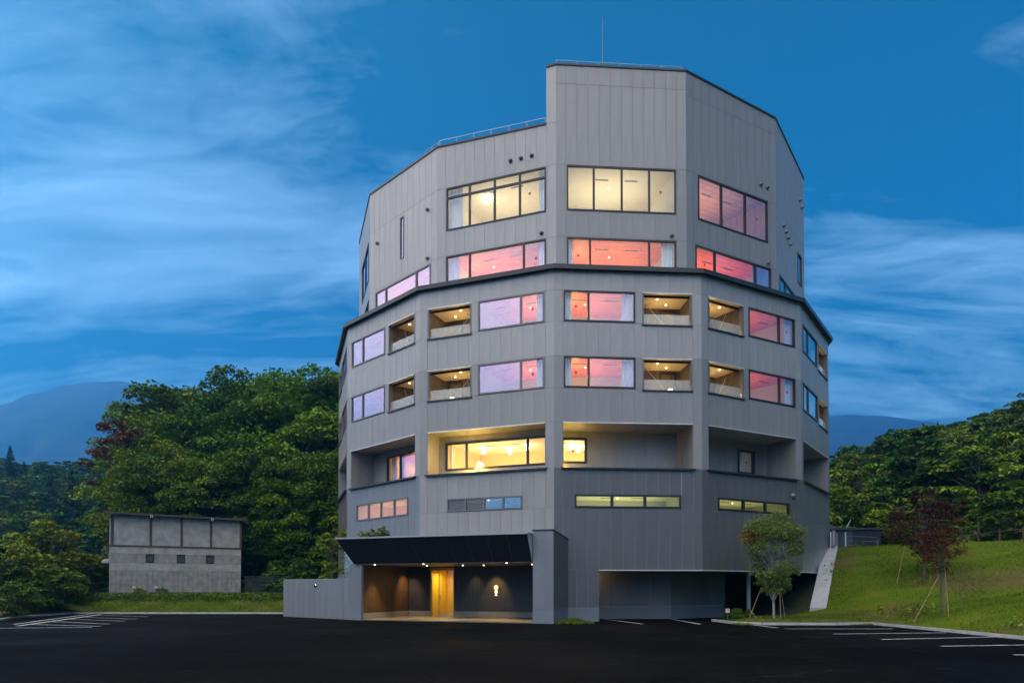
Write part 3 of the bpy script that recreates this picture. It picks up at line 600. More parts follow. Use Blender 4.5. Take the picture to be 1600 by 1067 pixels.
# walls of the entrance recess
DW = 2.9; EW = mat('charcoal ribbed cladding', (.036, .037, .042), .45, .2, var=.15, vscale=2)
COR = mat('brown steel cladding', (.075, .042, .022), .5, .3, var=.3, vscale=1.5, stretch=(1, 1, .2))
SK = mat('stone skirting', (.20, .19, .18), .6, var=.1)
rc = MB().box(-2.3, -0.9, DW + .05, DW + .25, 0, 2.86).box(.61, 7.07, DW + .05, DW + .25, 0, 2.86).obj('entrance_wall', FRAME, hotel, ME)
for a, b, n in ((-2.3, -.9, 9), (.61, 7.05, 40)):
    w = (b - a) / n
    for i in range(n): MB().box(a + w * i + .007, a + w * (i + 1) - .007, DW + .02, DW + .049, .36, 2.85).obj('cladding_board', EW, rc, ME)
    MB().box(a, b, DW - .0, DW + .049, 0, .355).obj('skirting', SK, rc, ME)
rl = MB().box(-2.5, -2.34, Y0 + .1, DW + .05, 0, 2.86).obj('entrance_wall', FRAME, hotel, ME)
for i in range(8):
    w = (DW - Y0 - .12) / 8; y = Y0 + .12 + w * i
    MB().box(-2.339, -2.32, y + .006, y + w - .006, .36, 2.85).obj('cladding_board', COR, rl, ME)
MB().box(-2.339, -2.30, Y0 + .1, DW, 0, .355).obj('skirting', SK, rl, ME)
MB().box(7.07, 7.25, .6, DW + .05, 0, 2.86).obj('entrance_wall', EW, hotel, ME)
# door vestibule
YEL = mat('ochre plaster', (.78, .52, .08), .7, var=.05)
vb = MB().quad((-.9, DW + 2.2, 0), (.61, DW + 2.2, 0), (.61, DW + 2.2, 2.8), (-.9, DW + 2.2, 2.8)).quad((-.9, DW, 0), (-.9, DW + 2.2, 0), (-.9, DW + 2.2, 2.8), (-.9, DW, 2.8)).quad((.61, DW + 2.2, 0), (.61, DW, 0), (.61, DW, 2.8), (.61, DW + 2.2, 2.8)).quad((-.9, DW, 2.8), (-.9, DW + 2.2, 2.8), (.61, DW + 2.2, 2.8), (.61, DW, 2.8)).obj('vestibule', YEL, hotel, ME)
lamp('vestibule_light', ME, (-.15, DW + .9, 2.55), 'AREA', 15, (1.0, .84, .2), vb, .7)
dr = MB().box(-.9, .61, DW + .06, DW + .16, 2.66, 2.8).box(-.9, -.82, DW + .06, DW + .16, 0, 2.66).box(.54, .61, DW + .06, DW + .16, 0, 2.66).obj('door', mat('brass door frame', (.5, .36, .1), .4, .6), hotel, ME)
MB().box(-.36, .54, DW + .1, DW + .115, .12, 2.66).obj('door_glass', GLASS, dr, ME)
MB().box(-.36, .54, DW + .085, DW + .13, .02, .12).obj('door_rail', RAILM, dr, ME)
MB().box(-.39, -.36, DW + .08, DW + .14, .02, 2.66).obj('door_stile', MATS['brass door frame'], dr, ME)
MB().tube([(-.28, DW + .06, .9), (-.28, DW + .06, 1.25)], .02, 8).obj('door_handle', RAILM, dr, ME)
# porch floor
PF = mat('porch stone paving', (.13, .115, .095), .45, var=.15, vscale=2)
MB().box(-2.3, 7.07, Y0 + .05, DW + 2.2, -.05, .05).obj('porch_floor', PF, hotel, ME)
# sign: lit disc above pale lettering
sgn = thing('wall_sign', 'small glowing orange disc sign with pale lettering below on dark entrance wall', 'sign', tuple(ME @ Vector((3.18, DW, 1.66))))
Ms = ME @ Matrix.Translation((3.18, DW, 1.66))
MB().tube([(0, .02, .03), (0, -.03, .03)], .115, 20).obj('disc', emit('sign disc', (1.0, .38, .16), 1.3), sgn, Ms)
SW = emit('sign letters', (1.0, .85, .6), .9)
for (a, b, c, d) in ((-.07, .07, -.13, -.16), (-.07, -.045, -.16, -.27), (.045, .07, -.16, -.27), (-.045, .045, -.205, -.225), (-.045, .045, -.255, -.28), (-.012, .012, -.28, -.36), (-.05, -.02, -.31, -.33), (.02, .05, -.31, -.33), (-.07, .07, -.39, -.42)):
    MB().box(a, b, -.02, .018, d, c).obj('letter_stroke', SW, sgn, Ms)
# downlights under the canopy
for i, (u, y) in enumerate(((-1.75, -1.6), (-.1, 1.0), (1.15, -1.7), (2.1, .9), (3.18, 1.2), (5.6, -1.6), (6.1, .6))):
    MB().tube([(u, y, 2.862), (u, y, 2.846)], .035, 12).obj('downlight', BULB, can, ME)
lamp('canopy_spot', ME, (3.18, 1.9, 2.83), 'SPOT', 160, (1.0, .62, .2), can, spot=62, blend=.9, target=(3.18, DW, 1.3))
for u, yy in ((-1.6, -.9), (-.1, 1.2), (1.6, -1.0), (3.6, .4), (5.6, -1.0)): lamp('canopy_spot', ME, (u, yy, 2.83), 'SPOT', 280, (1.0, .66, .26), can, spot=80, blend=.8, target=(u, yy, 0))
lamp('canopy_spot', ME, (1.95, 2.2, 2.83), 'SPOT', 45, (1.0, .7, .35), can, spot=60, blend=.9, target=(1.95, DW, 1.4))
lamp('canopy_spot', ME, (-1.5, 2.0, 2.83), 'SPOT', 160, (1.0, .6, .25), can, spot=80, blend=.9, target=(-2.1, 2.4, 1.4))

# low clad wall left of the entrance
PL0, PL1 = Vector((-13.35, 42.85)), Vector((-7.76, 37.76)); dl = PL1 - PL0; LW = dl.length; MLW = T_(PL0.x, PL0.y, 0, math.atan2(dl.y, dl.x))
lw = thing('clad_wall', 'low grey vertical panel wall beside the hotel entrance', 'wall', (PL0.x, PL0.y, 0), math.atan2(dl.y, dl.x))
MB().box(0, LW - 1.0, .03, .22, 0, 2.12).obj('wall_core', J_DARK, lw, MLW)
n = 12
for i in range(n):
    w = (LW - 1.0) / n; MB().box(w * i + .007, w * (i + 1) - .007, 0, .029, .0, 2.12).obj('cladding_panel', P_PIL if i != 9 else P_PIL, lw, MLW)
MB().box(-.02, LW - 1.0, -.01, .25, 2.122, 2.15).obj('coping', mat('grey coping', (.3, .3, .3)), lw, MLW)
MB().box(LW - 1.0, LW, .0, .14, .672, 2.9).obj('end_column', panelmat('end column panel', (.15, .155, .165)), lw, MLW)
MB().box(LW - 1.0, LW, -.02, .14, 0, .67).obj('plinth', PLINTH, lw, MLW)
wlamp = thing('wall_lamp', 'small round chrome wall lamp on the low clad wall', 'lamp', tuple(MLW @ Vector((3.4, 0, 1.78))), math.atan2(dl.y, dl.x))
Mwl = MLW @ Matrix.Translation((3.4, 0, 1.78))
MB().tube([(0, 0, 0), (0, -.05, 0), (0, -.07, 0)], [.10, .10, .06], 14).obj('lamp_body', mat('chrome', (.7, .7, .7), .15, 1.0), wlamp, Mwl, smooth=True)
MB().box(-.1, -.0, -.075, -.071, -.07, .07).obj('lamp_slot', FRAME, wlamp, Mwl)
gs = thing('glass_screen', 'frameless greenish glass screen behind the low clad wall', 'screen', (-9.2, 40.6, 2.1), math.atan2(dl.y, dl.x))
MB().box(-.5, .75, .25, .265, -.1, 1.7).obj('glass_pane', glass('green glass', .08, (.82, .93, .88), 0.02, .12), gs, T_(-9.2, 40.6, 2.1, math.atan2(dl.y, dl.x)))

# ------------------------------------------------------------------ ground
def sstep(a, b, x): t = np.clip((x - a) / (b - a), 0, 1); return t * t * (3 - 2 * t)
def terr(x, y):
    x = np.asarray(x, float); y = np.asarray(y, float)
    z = np.zeros(np.broadcast(x, y).shape)
    # left bank behind the kerb, then the rising wood and the far left hill
    left = sstep(-7, -11, x)
    z = z + left * 0.95 * sstep(47.2, 53, y)
    side = 1.0 * sstep(-27.3, -32, x) * sstep(20, 34, y); z = np.maximum(z, side)
    z = z + left * 0.06 * np.clip(y - 62, 0, 60)
    z = z + 0.27 * np.clip(y - 120, 0, 110) * sstep(-45, -75, x)
    # right lawn, terrace and hillside
    lawn = 0.25 * np.clip(x - 16.4, 0, 30) + 0.244 * np.clip(y - 34, 0, 40) * sstep(14.5, 19.5, x)
    lawn = 4.25 - np.logaddexp(0, (4.25 - lawn) * 3.0) / 3.0; lawn = 4.25 - np.logaddexp(0, -(lawn - 4.25) * 3) / 3 if False else np.minimum(4.25, np.clip(lawn, 0, None) if False else 4.25 - np.clip(4.25 - (0.25 * np.clip(x - 16.4, 0, 30) + 0.244 * np.clip(y - 34, 0, 40) * sstep(14.5, 19.5, x)), 0, None))
    z = np.maximum(z, lawn)
    s = (x - 22) + (y - 46) * 0.3
    hill = 0.275 * np.clip(s - 14, 0, 130) * sstep(15, 26, x)
    z = z + hill + 0.16 * np.clip(s - 119, 0, 200) * 0
    # grass strip before the car port
    isl = 0.2 * sstep(9.8, 11.5, x) * sstep(33.0, 33.9, y) * (1 - sstep(15, 19, x)) * (1 - sstep(37.3, 38.6, y - 0.45 * (x - 12)))
    z = z + isl
    return z
SOIL = mat('forest floor', (.035, .042, .018), .95, var=.4, vscale=.3)
def axis(parts): return np.unique(np.concatenate([np.arange(a, b, s) for a, b, s in parts]))
gx = axis([(-6000, -400, 400), (-400, -80, 20), (-80, 60, 1.25), (60, 200, 8), (200, 400, 20), (400, 6001, 400)])
gy = axis([(-6000, -200, 400), (-200, 10, 30), (10, 80, 1.25), (80, 240, 6), (240, 400, 20), (400, 6001, 400)])
X, Y = np.meshgrid(gx, gy); Z = terr(X, Y) - 0.08
def gridmesh(name, X, Y, Z, m):
    me = bpy.data.meshes.new(name); h, w = X.shape
    V = np.stack([X, Y, Z], -1).reshape(-1, 3); i = np.arange(h * w).reshape(h, w)
    F = np.stack([i[:-1, :-1], i[:-1, 1:], i[1:, 1:], i[1:, :-1]], -1).reshape(-1, 4)
    me.vertices.add(len(V)); me.vertices.foreach_set('co', V.ravel()); me.loops.add(F.size); me.loops.foreach_set('vertex_index', F.ravel().astype(np.int32))
    me.polygons.add(len(F)); me.polygons.foreach_set('loop_start', np.arange(0, F.size, 4, dtype=np.int32)); me.polygons.foreach_set('loop_total', np.full(len(F), 4, np.int32))
    me.materials.append(m); me.update(calc_edges=True); me.validate(); me.shade_smooth(); return me
link('ground', gridmesh('ground', X, Y, Z, SOIL), kind='structure')
ASPH = mat('asphalt', (.0036, .0035, .0035), .8, var=.45, vscale=.5, bump=.7, bscale=90, spec=.02)
nt = ASPH.node_tree; N = nt.nodes; L = nt.links; b_ = N['Principled BSDF']; src = b_.inputs['Base Color'].links[0].from_socket
tcn = N.new('ShaderNodeTexCoord')
def nz(scale, detail, lo, hi, a, b):
    n = N.new('ShaderNodeTexNoise'); n.inputs['Scale'].default_value = scale; n.inputs['Detail'].default_value = detail; L.new(tcn.outputs['Object'], n.inputs['Vector'])
    r = N.new('ShaderNodeMapRange'); r.inputs[1].default_value = lo; r.inputs[2].default_value = hi; r.inputs[3].default_value = a; r.inputs[4].default_value = b; L.new(n.outputs['Fac'], r.inputs[0]); return r.outputs[0]
def vmul(a, fac):
    m = N.new('ShaderNodeVectorMath'); m.operation = 'SCALE'; L.new(a, m.inputs[0]); L.new(fac, m.inputs['Scale']); return m.outputs[0]
c_ = vmul(src, nz(.09, 3, .4, .62, .75, 1.5)); c_ = vmul(c_, nz(7.0, 6, .35, .7, .6, 1.7)); c_ = vmul(c_, nz(55, 2, .45, .75, .8, 2.4))
vo = N.new('ShaderNodeTexVoronoi'); vo.feature = 'DISTANCE_TO_EDGE'; vo.inputs['Scale'].default_value = .16; wp = N.new('ShaderNodeTexNoise'); wp.inputs['Scale'].default_value = .9; L.new(tcn.outputs['Object'], wp.inputs['Vector'])
wa = N.new('ShaderNodeVectorMath'); wa.operation = 'MULTIPLY_ADD'; L.new(wp.outputs['Color'], wa.inputs[0]); wa.inputs[1].default_value = (2.2, 2.2, 0); L.new(tcn.outputs['Object'], wa.inputs[2]); L.new(wa.outputs[0], vo.inputs['Vector'])
vr = N.new('ShaderNodeMapRange'); vr.inputs[1].default_value = .001; vr.inputs[2].default_value = .004; vr.inputs[3].default_value = 2.2; vr.inputs[4].default_value = 1.0; L.new(vo.outputs['Distance'], vr.inputs[0]); c_ = vmul(c_, vr.outputs[0])
L.new(c_, b_.inputs['Base Color']); L.new(nz(.25, 4, .35, .65, .6, .95), b_.inputs['Roughness'])
asp = link('asphalt', MB().quad((-70, -40, 0), (60, -40, 0), (60, 47.2, 0), (-70, 47.2, 0)).mesh('asphalt', ASPH), kind='structure')
LINEP = mat('worn white road paint', (.42, .43, .42), .8, var=.45, vscale=5)
def pline(p, q, w=.14):
    p, q = Vector(p), Vector(q); d = (q - p).normalized(); n = Vector((-d.y, d.x)) * w / 2
    MB().quad((*(p - n), .006), (*(q - n), .006), (*(q + n), .006), (*(p + n), .006)).obj('parking_line', LINEP, asp)
Fpx, HY = 1146.2, 918.1
def gp(x, y, z=0.0): d = (EYE - z) * Fpx / (y - HY); return ((x - 800) / Fpx * d, d)
for a, b in (((945, 966.8), (1004, 974.5)), ((1049, 966.8), (1094, 974.8)), ((1165, 974.5), (1214, 980.5)), ((880, 970.5), (935, 970.6)), ((1225, 982), (1395, 982)), ((1302, 990), (1478, 988)), ((1376, 998.5), (1560, 994.5)), ((1468, 1009), (1600, 1007)), ((1582, 1022.5), (1640, 1023))):
    pline(gp(*a), gp(*b), .13)
# bays at the left edge of the car park
bay = [((22, 975), (150, 957.8), .14), ((28, 977.6), (158, 959.6), .2), ((158, 961), (232, 963), .10), ((135, 964), (215, 966.8), .10), ((110, 967), (196, 970), .11), ((80, 970.5), (172, 974.5), .12), ((45, 975), (158, 978), .13), ((0, 981), (145, 979.5), .15)]
for a, b, w in bay: pline(gp(*a), gp(*b), w)
KERB = mat('kerb concrete', (.36, .36, .35), .8, var=.15, vscale=3)
def kerb(pts, w=.13, h=.11):
    for p, q in zip(pts[:-1], pts[1:]):
        p, q = Vector(p), Vector(q); d = (q - p); L = d.length; n = max(1, round(L / 2.0)); rz = math.atan2(d.y, d.x)
        for i in range(n):
            c = p + d * (i / n); MB().box(0.006, L / n - .006, -w / 2, w / 2, -.05, h).obj('kerb_stone', KERB, kerb_o, T_(c.x, c.y, 0, rz))
kerb_o = link('kerb', None, kind='structure')
kerb([(-24, 33), (-26.9, 39.5), (-28.2, 47.1), (-10.2, 47.1)]); kerb([(10.0, 36.6), (10.2, 34), (11.2, 32.9), (14.5, 32.8), (16.3, 33.4), (16.45, 29), (16.5, 16)])

LAWN = mat('lawn turf', (.062, .105, .005), .95, var=.3, vscale=.6, bump=.6, bscale=25, col2=(.10, .125, .008), spec=.05)
nt = LAWN.node_tree; N = nt.nodes; L = nt.links; b_ = N['Principled BSDF']; src = b_.inputs['Base Color'].links[0].from_socket; tcn = N.new('ShaderNodeTexCoord')
dn = N.new('ShaderNodeMix'); dn.data_type = 'RGBA'; L.new(nz(.22, 6, .50, .62, 0, .9), dn.inputs['Factor']); L.new(src, dn.inputs['A']); dn.inputs['B'].default_value = (.10, .075, .03, 1); L.new(dn.outputs['Result'], b_.inputs['Base Color'])
def sheet(name, x0, x1, y0, y1, st, keep):
    xs = np.arange(x0, x1 + st / 2, st); ys = np.arange(y0, y1 + st / 2, st); X, Y = np.meshgrid(xs, ys); Z = terr(X, Y) + 0.012 + .02 * np.sin(X * 2.1 + Y) * np.sin(Y * 1.7)
    me = gridmesh(name, X, Y, np.where(keep(X, Y), Z, -0.3), LAWN); return link(name, me, kind='structure')
keepL = lambda x, y: (y > 47.15) & (x < -9.2)
keepR = lambda x, y: ((x > 16.5) | ((y > 32.9) & (x > 10.1) & (y < 37.4 + .5 * (x - 10)))) & ~((x < 18.6) & (y > 37.8 + .62 * (x - 12)) & (x < 16.2 + (y - 39) * .52))
link_l = sheet('lawn', -34, -9, 47, 63, .25, keepL)
link_r = sheet('grass_slope', 10, 46, 12, 60, .25, keepR)

# blades and weeds, uncountable
def leafmesh(name, P, S, mat_, seed, up=.5, aspect=.55, cols=None):
    """one rhombic leaf (two triangles) per point; P n x 3, S n sizes"""
    g = np.random.default_rng(seed); n = len(P)
    nrm = g.normal(size=(n, 3)); nrm[:, 2] = np.abs(nrm[:, 2]) + up; nrm /= np.linalg.norm(nrm, axis=1)[:, None]
    t = g.normal(size=(n, 3)); t -= nrm * (t * nrm).sum(1)[:, None]; t /= np.linalg.norm(t, axis=1)[:, None]; b = np.cross(nrm, t)
    s = S[:, None] / 2
    fold = nrm * s * .35
    V = np.stack([P - t * s, P + b * s * aspect + fold, P + t * s, P - b * s * aspect + fold], 1).reshape(-1, 3)
    return V, cols
def tri_mesh(name, V, nper, F, mat_, colattr=None):
    me = bpy.data.meshes.new(name); me.vertices.add(len(V)); me.vertices.foreach_set('co', np.ascontiguousarray(V, np.float32).ravel())
    k = F.shape[1]; me.loops.add(F.size); me.loops.foreach_set('vertex_index', F.ravel().astype(np.int32)); me.polygons.add(len(F))
    me.polygons.foreach_set('loop_start', np.arange(0, F.size, k, dtype=np.int32)); me.polygons.foreach_set('loop_total', np.full(len(F), k, np.int32))
    if colattr is not None:
        a = me.attributes.new('tone', 'FLOAT', 'POINT'); a.data.foreach_set('value', np.repeat(colattr, nper).astype(np.float32))
    me.materials.append(mat_); me.update(calc_edges=True); return me
def leaves(name, P, S, m, seed, up=.5, aspect=.55, tone=None):
    V, _ = leafmesh(name, P, S, m, seed, up, aspect); n = len(P); i = np.arange(n)[:, None] * 4
    F = np.concatenate([i + np.array([0, 1, 2]), i + np.array([0, 2, 3])], 1).reshape(-1, 3)
    return tri_mesh(name, V, 4, F, m, tone if tone is not None else np.random.default_rng(seed + 5).random(n))
def leafmat(name, c1, c2, c3=None, objv=.3, trans=.15, hue=0.02):
    m = bpy.data.materials.new(name); m.use_nodes = True; nt = m.node_tree; N = nt.nodes; L = nt.links; b = N['Principled BSDF']
    at = N.new('ShaderNodeAttribute'); at.attribute_name = 'tone'
    r = N.new('ShaderNodeValToRGB'); r.color_ramp.elements[0].color = (*c1, 1); r.color_ramp.elements[1].color = (*c2, 1)
    if c3: e = r.color_ramp.elements.new(.97); e.color = (*c2, 1); r.color_ramp.elements[-1].color = (*c3, 1)
    L.new(at.outputs['Fac'], r.inputs[0])
    oi = N.new('ShaderNodeObjectInfo'); mr = N.new('ShaderNodeMapRange'); mr.inputs[3].default_value = 1 - objv; mr.inputs[4].default_value = 1 + objv; L.new(oi.outputs['Random'], mr.inputs[0])
    mr2 = N.new('ShaderNodeMapRange'); mr2.inputs[3].default_value = .5 - hue; mr2.inputs[4].default_value = .5 + hue
    mm = N.new('ShaderNodeMath'); mm.operation = 'FRACT'; mu = N.new('ShaderNodeMath'); mu.operation = 'MULTIPLY'; mu.inputs[1].default_value = 7.3; L.new(oi.outputs['Random'], mu.inputs[0]); L.new(mu.outputs[0], mm.inputs[0]); L.new(mm.outputs[0], mr2.inputs[0])
    h = N.new('ShaderNodeHueSaturation'); L.new(r.outputs[0], h.inputs['Color']); L.new(mr.outputs[0], h.inputs['Value']); L.new(mr2.outputs[0], h.inputs['Hue'])
    L.new(h.outputs[0], b.inputs['Base Color']); b.inputs['Roughness'].default_value = .6; b.inputs['Specular IOR Level'].default_value = .12
    tl = N.new('ShaderNodeBsdfTranslucent'); L.new(h.outputs[0], tl.inputs[0]); ms = N.new('ShaderNodeMixShader'); ms.inputs[0].default_value = trans
    L.new(b.outputs[0], ms.inputs[1]); L.new(tl.outputs[0], ms.inputs[2]); L.new(ms.outputs[0], N['Material Output'].inputs['Surface']); return m
LF_A = leafmat('broad leaf', (.045, .110, .006), (.165, .255, .014), (.27, .29, .02))
LF_B = leafmat('deep green leaf', (.030, .080, .008), (.090, .160, .014))
LF_C = leafmat('conifer needle', (.018, .045, .014), (.045, .080, .022), objv=.3)
LF_Y = leafmat('yellow green leaf', (.095, .145, .010), (.20, .240, .02))
LF_P = leafmat('planted tree leaf', (.10, .17, .035), (.20, .27, .06), (.28, .27, .07))
LF_O = leafmat('turning leaf', (.20, .11, .03), (.30, .16, .045))
LF_M = leafmat('dark maple leaf', (.028, .012, .010), (.062, .022, .016), (.06, .07, .02))
LF_R = leafmat('rust maple leaf', (.075, .028, .012), (.13, .055, .02), (.12, .12, .03))
GRASS = leafmat('grass blade', (.065, .11, .005), (.12, .155, .010), objv=0, hue=0)
BARK = mat('bark', (.085, .07, .055), .9, var=.4, vscale=6, bump=.6, bscale=20)
BARK_L = mat('pale bark', (.25, .24, .22), .85, var=.35, vscale=8)
BAMB = mat('bamboo stake', (.24, .165, .085), .75, var=.3, vscale=5)

def blades(name, P, H, m, seed, w=.018, lean=.35):
    g = np.random.default_rng(seed); n = len(P); a = g.random(n) * 6.283; d = np.stack([np.cos(a), np.sin(a), np.zeros(n)], 1); l = g.normal(size=(n, 3)) * lean; l[:, 2] = 1
    tip = P + l * H[:, None]; ww = (w * (1 + H * 4))[:, None]
    V = np.stack([P - d * ww, P + d * ww, tip], 1).reshape(-1, 3); F = np.arange(n * 3).reshape(-1, 3)
    return tri_mesh(name, V, 3, F, m, g.random(n))
def scatter(n, x0, x1, y0, y1, keep, seed, dens=None):
    g = np.random.default_rng(seed); x = g.uniform(x0, x1, n); y = g.uniform(y0, y1, n); k = keep(x, y)
    if dens is not None: k &= g.random(n) < dens(x, y)
    x, y = x[k], y[k]; return np.stack([x, y, terr(x, y)], 1)
gg = np.random.default_rng(3)
P = scatter(110000, -34, -9.3, 47.2, 60, keepL, 5); link('lawn_grass', blades('lawn_grass', P, gg.uniform(.04, .11, len(P)), GRASS, 6), kind='stuff', label='short mown grass on the left lawn', cat='grass')
P = scatter(330000, 10.1, 40, 13, 56, keepR, 7, dens=lambda x, y: np.where(np.sin(.55 * x + .3 * y + np.sin(y)) * np.sin(.45 * y - .2 * x + 1) > .42, .22, 1.0)); link('slope_grass', blades('slope_grass', P, gg.uniform(.03, .085, len(P)), GRASS, 8), kind='stuff', label='rough grass on the right slope', cat='grass')
P = scatter(5000, -33, -12, 50.5, 56, lambda x, y: keepL(x, y), 9); P2 = P[(P[:, 1] > 51.0 - .0 * P[:, 0])]
link('shed_weeds', leaves('shed_weeds', np.concatenate([P2 + [0, 0, h] for h in (.1, .22, .34)]), gg.uniform(.1, .2, 3 * len(P2)), LF_B, 10), kind='stuff', label='leafy ground cover along the shed foot', cat='weeds')
P = scatter(2600, 17, 38, 22, 46, keepR, 12, dens=lambda x, y: (np.sin(x * .9 + 1) * np.sin(y * .7) > .45) * 1.0)
link('slope_weeds', leaves('slope_weeds', np.concatenate([P + [0, 0, h] for h in (.08, .18, .28)]), gg.uniform(.1, .22, 3 * len(P)), LF_A, 13), kind='stuff', label='broad leaved weeds scattered on the right slope', cat='weeds')

# ------------------------------------------------------------------ trees
def tree_proto(seed, h, rad, base, leafm, nclump, lper, lsize, trunk_r, bark=BARK, shape='round', flat=.55, lumpy=1.0, clr=(.16, .24)):
    """returns (trunk mesh, crown mesh): limbs reach into leaf clumps spread through an uneven crown"""
    g = np.random.default_rng(seed); r = random.Random(seed)
    zc = (h + base) / 2; hz = (h - base) / 2; C = []; tries = 0
    while len(C) < nclump and tries < 40000:
        tries += 1
        v = g.normal(size=3); v /= np.linalg.norm(v); q = g.uniform(.35, 1.0) ** .5
        lump = 1 + lumpy * (.22 * math.sin(3 * math.atan2(v[1], v[0]) + seed) + .14 * math.sin(5 * v[2] + seed * 2))
        p = np.array([v[0] * rad * q * lump, v[1] * rad * q * lump, zc + v[2] * hz * q])
        t = (p[2] - base) / (h - base)
        if shape == 'vase': lim = rad * (.35 + .75 * t) if t < .8 else rad * 1.0
        elif shape == 'dome': lim = rad * (1.05 if t < .45 else math.sqrt(max(0.02, 1.12 - ((t - .4) / .62) ** 2)))
        else: lim = rad * 1.2
        if math.hypot(p[0], p[1]) > lim: continue
        if any(np.linalg.norm((p - c) * [1, 1, 1.4]) < rad * .17 for c in C): continue
        C.append(p)
    mb = MB(); bend = (r.uniform(-.04, .04) * h, r.uniform(-.04, .04) * h)
    tp = [(0, 0, -.3), (bend[0] * .2, bend[1] * .2, base * .5 + .05 * h), (bend[0] * .6, bend[1] * .6, base + .18 * (h - base)), (bend[0], bend[1], base + .55 * (h - base)), (bend[0] * 1.2, bend[1] * 1.2, h * .93)]
    mb.tube(tp, [trunk_r * 1.25, trunk_r, trunk_r * .75, trunk_r * .45, trunk_r * .1], 8)
    for c in C[::max(1, len(C) // 26)]:
        z0 = min(max(base * .8, c[2] - abs(c[0]) * .7 - .1 * h), h * .8); t = z0 / h
        s = Vector((bend[0] * t, bend[1] * t, z0)); e = Vector(c); mid = s.lerp(e, .5) + Vector((r.uniform(-.1, .1) * rad, r.uniform(-.1, .1) * rad, .06 * h * r.random()))
        mb.tube([s, mid, e], [trunk_r * .38, trunk_r * .24, trunk_r * .07], 5, cap=False)
    P = []; tone = []; S = []
    for ci, c in enumerate(C):
        cr = rad * g.uniform(*clr); n = int(lper * g.uniform(.7, 1.3)); v = g.normal(size=(n, 3)); v /= np.linalg.norm(v, axis=1)[:, None]
        v[:, 2] = np.where(v[:, 2] < -.25, -v[:, 2] * .7, v[:, 2]); q = g.uniform(.35, 1.0, n) ** .5
        P.append(c + v * q[:, None] * cr * np.array([1.15, 1.15, flat])); tone.append(np.clip(g.normal(g.uniform(.25, .75), .18, n), 0, 1)); S.append(g.uniform(.65, 1.3, n) * lsize)
    P = np.concatenate(P); tone = np.concatenate(tone); S = np.concatenate(S)
    return mb.mesh('trunk', bark), leaves('crown', P, S, leafm, seed + 77, .6, .6, tone), C
def conifer_proto(seed, h, rad, leafm, tiers=22):
    g = np.random.default_rng(seed); mb = MB().tube([(0, 0, -.3), (0, 0, h * .5), (0, 0, h)], [.02 * h, .012 * h, .002 * h], 7); P = []; S = []; tone = []
    for i in range(tiers):
        t = i / (tiers - 1); z = h * (.10 + .88 * t); R = rad * (1 - t) ** .8 * g.uniform(.85, 1.15) + .12; nb = int(7 + 5 * (1 - t))
        for b in range(nb):
            a = g.random() * 6.283; rr = R * g.uniform(.75, 1.1); n = int(26 * (1 - t) + 8); q = g.random(n) ** .7
            sp = rr * .16 * (1.2 - q)
            x = np.cos(a) * rr * q + g.normal(size=n) * sp; y = np.sin(a) * rr * q + g.normal(size=n) * sp; zz_ = z - .28 * rr * q + g.normal(size=n) * .02 * h * .5
            P.append(np.stack([x, y, zz_], 1)); S.append(np.full(n, .034 * h) * g.uniform(.7, 1.2, n)); tone.append(np.clip(g.normal(g.uniform(.3, .7), .15, n), 0, 1))
            if b % 3 == 0: mb.tube([(0, 0, z), (math.cos(a) * rr * .8, math.sin(a) * rr * .8, z - .2 * rr)], [.006 * h, .001 * h], 4, cap=False)
    return mb.mesh('trunk', BARK), leaves('crown', np.concatenate(P), np.concatenate(S), leafm, seed, .5, .5, np.concatenate(tone)), None
def place(name, proto, x, y, z, s, rz, label, cat, group=None, sz=1.0):
    M = Matrix.Translation((x, y, z)) @ Matrix.Rotation(rz, 4, 'Z') @ Matrix.Diagonal((s, s, s * sz, 1))
    o = link(name, None, None, M, label, cat, group)
    t = link('trunk', proto[0], o, M); c = link('crown', proto[1], o, M); return o
BL = [tree_proto(21, 15, 5.6, 1.6, LF_A, 110, 360, .30, .30, shape='dome', flat=.8, clr=(.19, .29)), tree_proto(22, 16, 5.0, 2.2, LF_B, 110, 360, .30, .28, shape='dome', flat=.8, clr=(.19, .29)), tree_proto(23, 14, 6.0, 1.2, LF_A, 110, 360, .30, .28, shape='dome', flat=.7, clr=(.19, .29)), tree_proto(24, 15, 5.2, 1.5, LF_Y, 110, 360, .30, .26, shape='dome', flat=.8, clr=(.19, .29))]
FAR = [tree_proto(31, 10, 4.2, 1.0, LF_A, 34, 90, .62, .22, shape='dome', clr=(.2, .3)), tree_proto(32, 11, 4.0, 1.0, LF_B, 34, 90, .62, .22, shape='dome', clr=(.2, .3)), tree_proto(33, 9, 4.4, .8, LF_B, 36, 90, .60, .2, shape='dome', clr=(.2, .3), flat=.4), tree_proto(34, 9.5, 4.0, .8, LF_Y, 32, 90, .6, .2, shape='dome', clr=(.2, .3))]
CON = [conifer_proto(41, 13, 3.0, LF_C), conifer_proto(42, 15, 2.8, LF_C)]
BUSH = [tree_proto(51, 3.2, 1.9, .1, LF_Y, 40, 120, .22, .05, shape='dome', clr=(.2, .32)), tree_proto(52, 2.8, 1.8, .1, LF_B, 40, 120, .22, .05, shape='dome', clr=(.2, .32)), tree_proto(53, 3.4, 1.7, .1, LF_A, 40, 120, .22, .05, shape='dome', clr=(.2, .32))]
def px(x, d): return (x - 800) / Fpx * d
def topscale(proto_h, ytop, d, zg): return ((HY - ytop) * d / Fpx + EYE - zg) / proto_h
HTS = {0: 15, 1: 16, 2: 14, 3: 15}
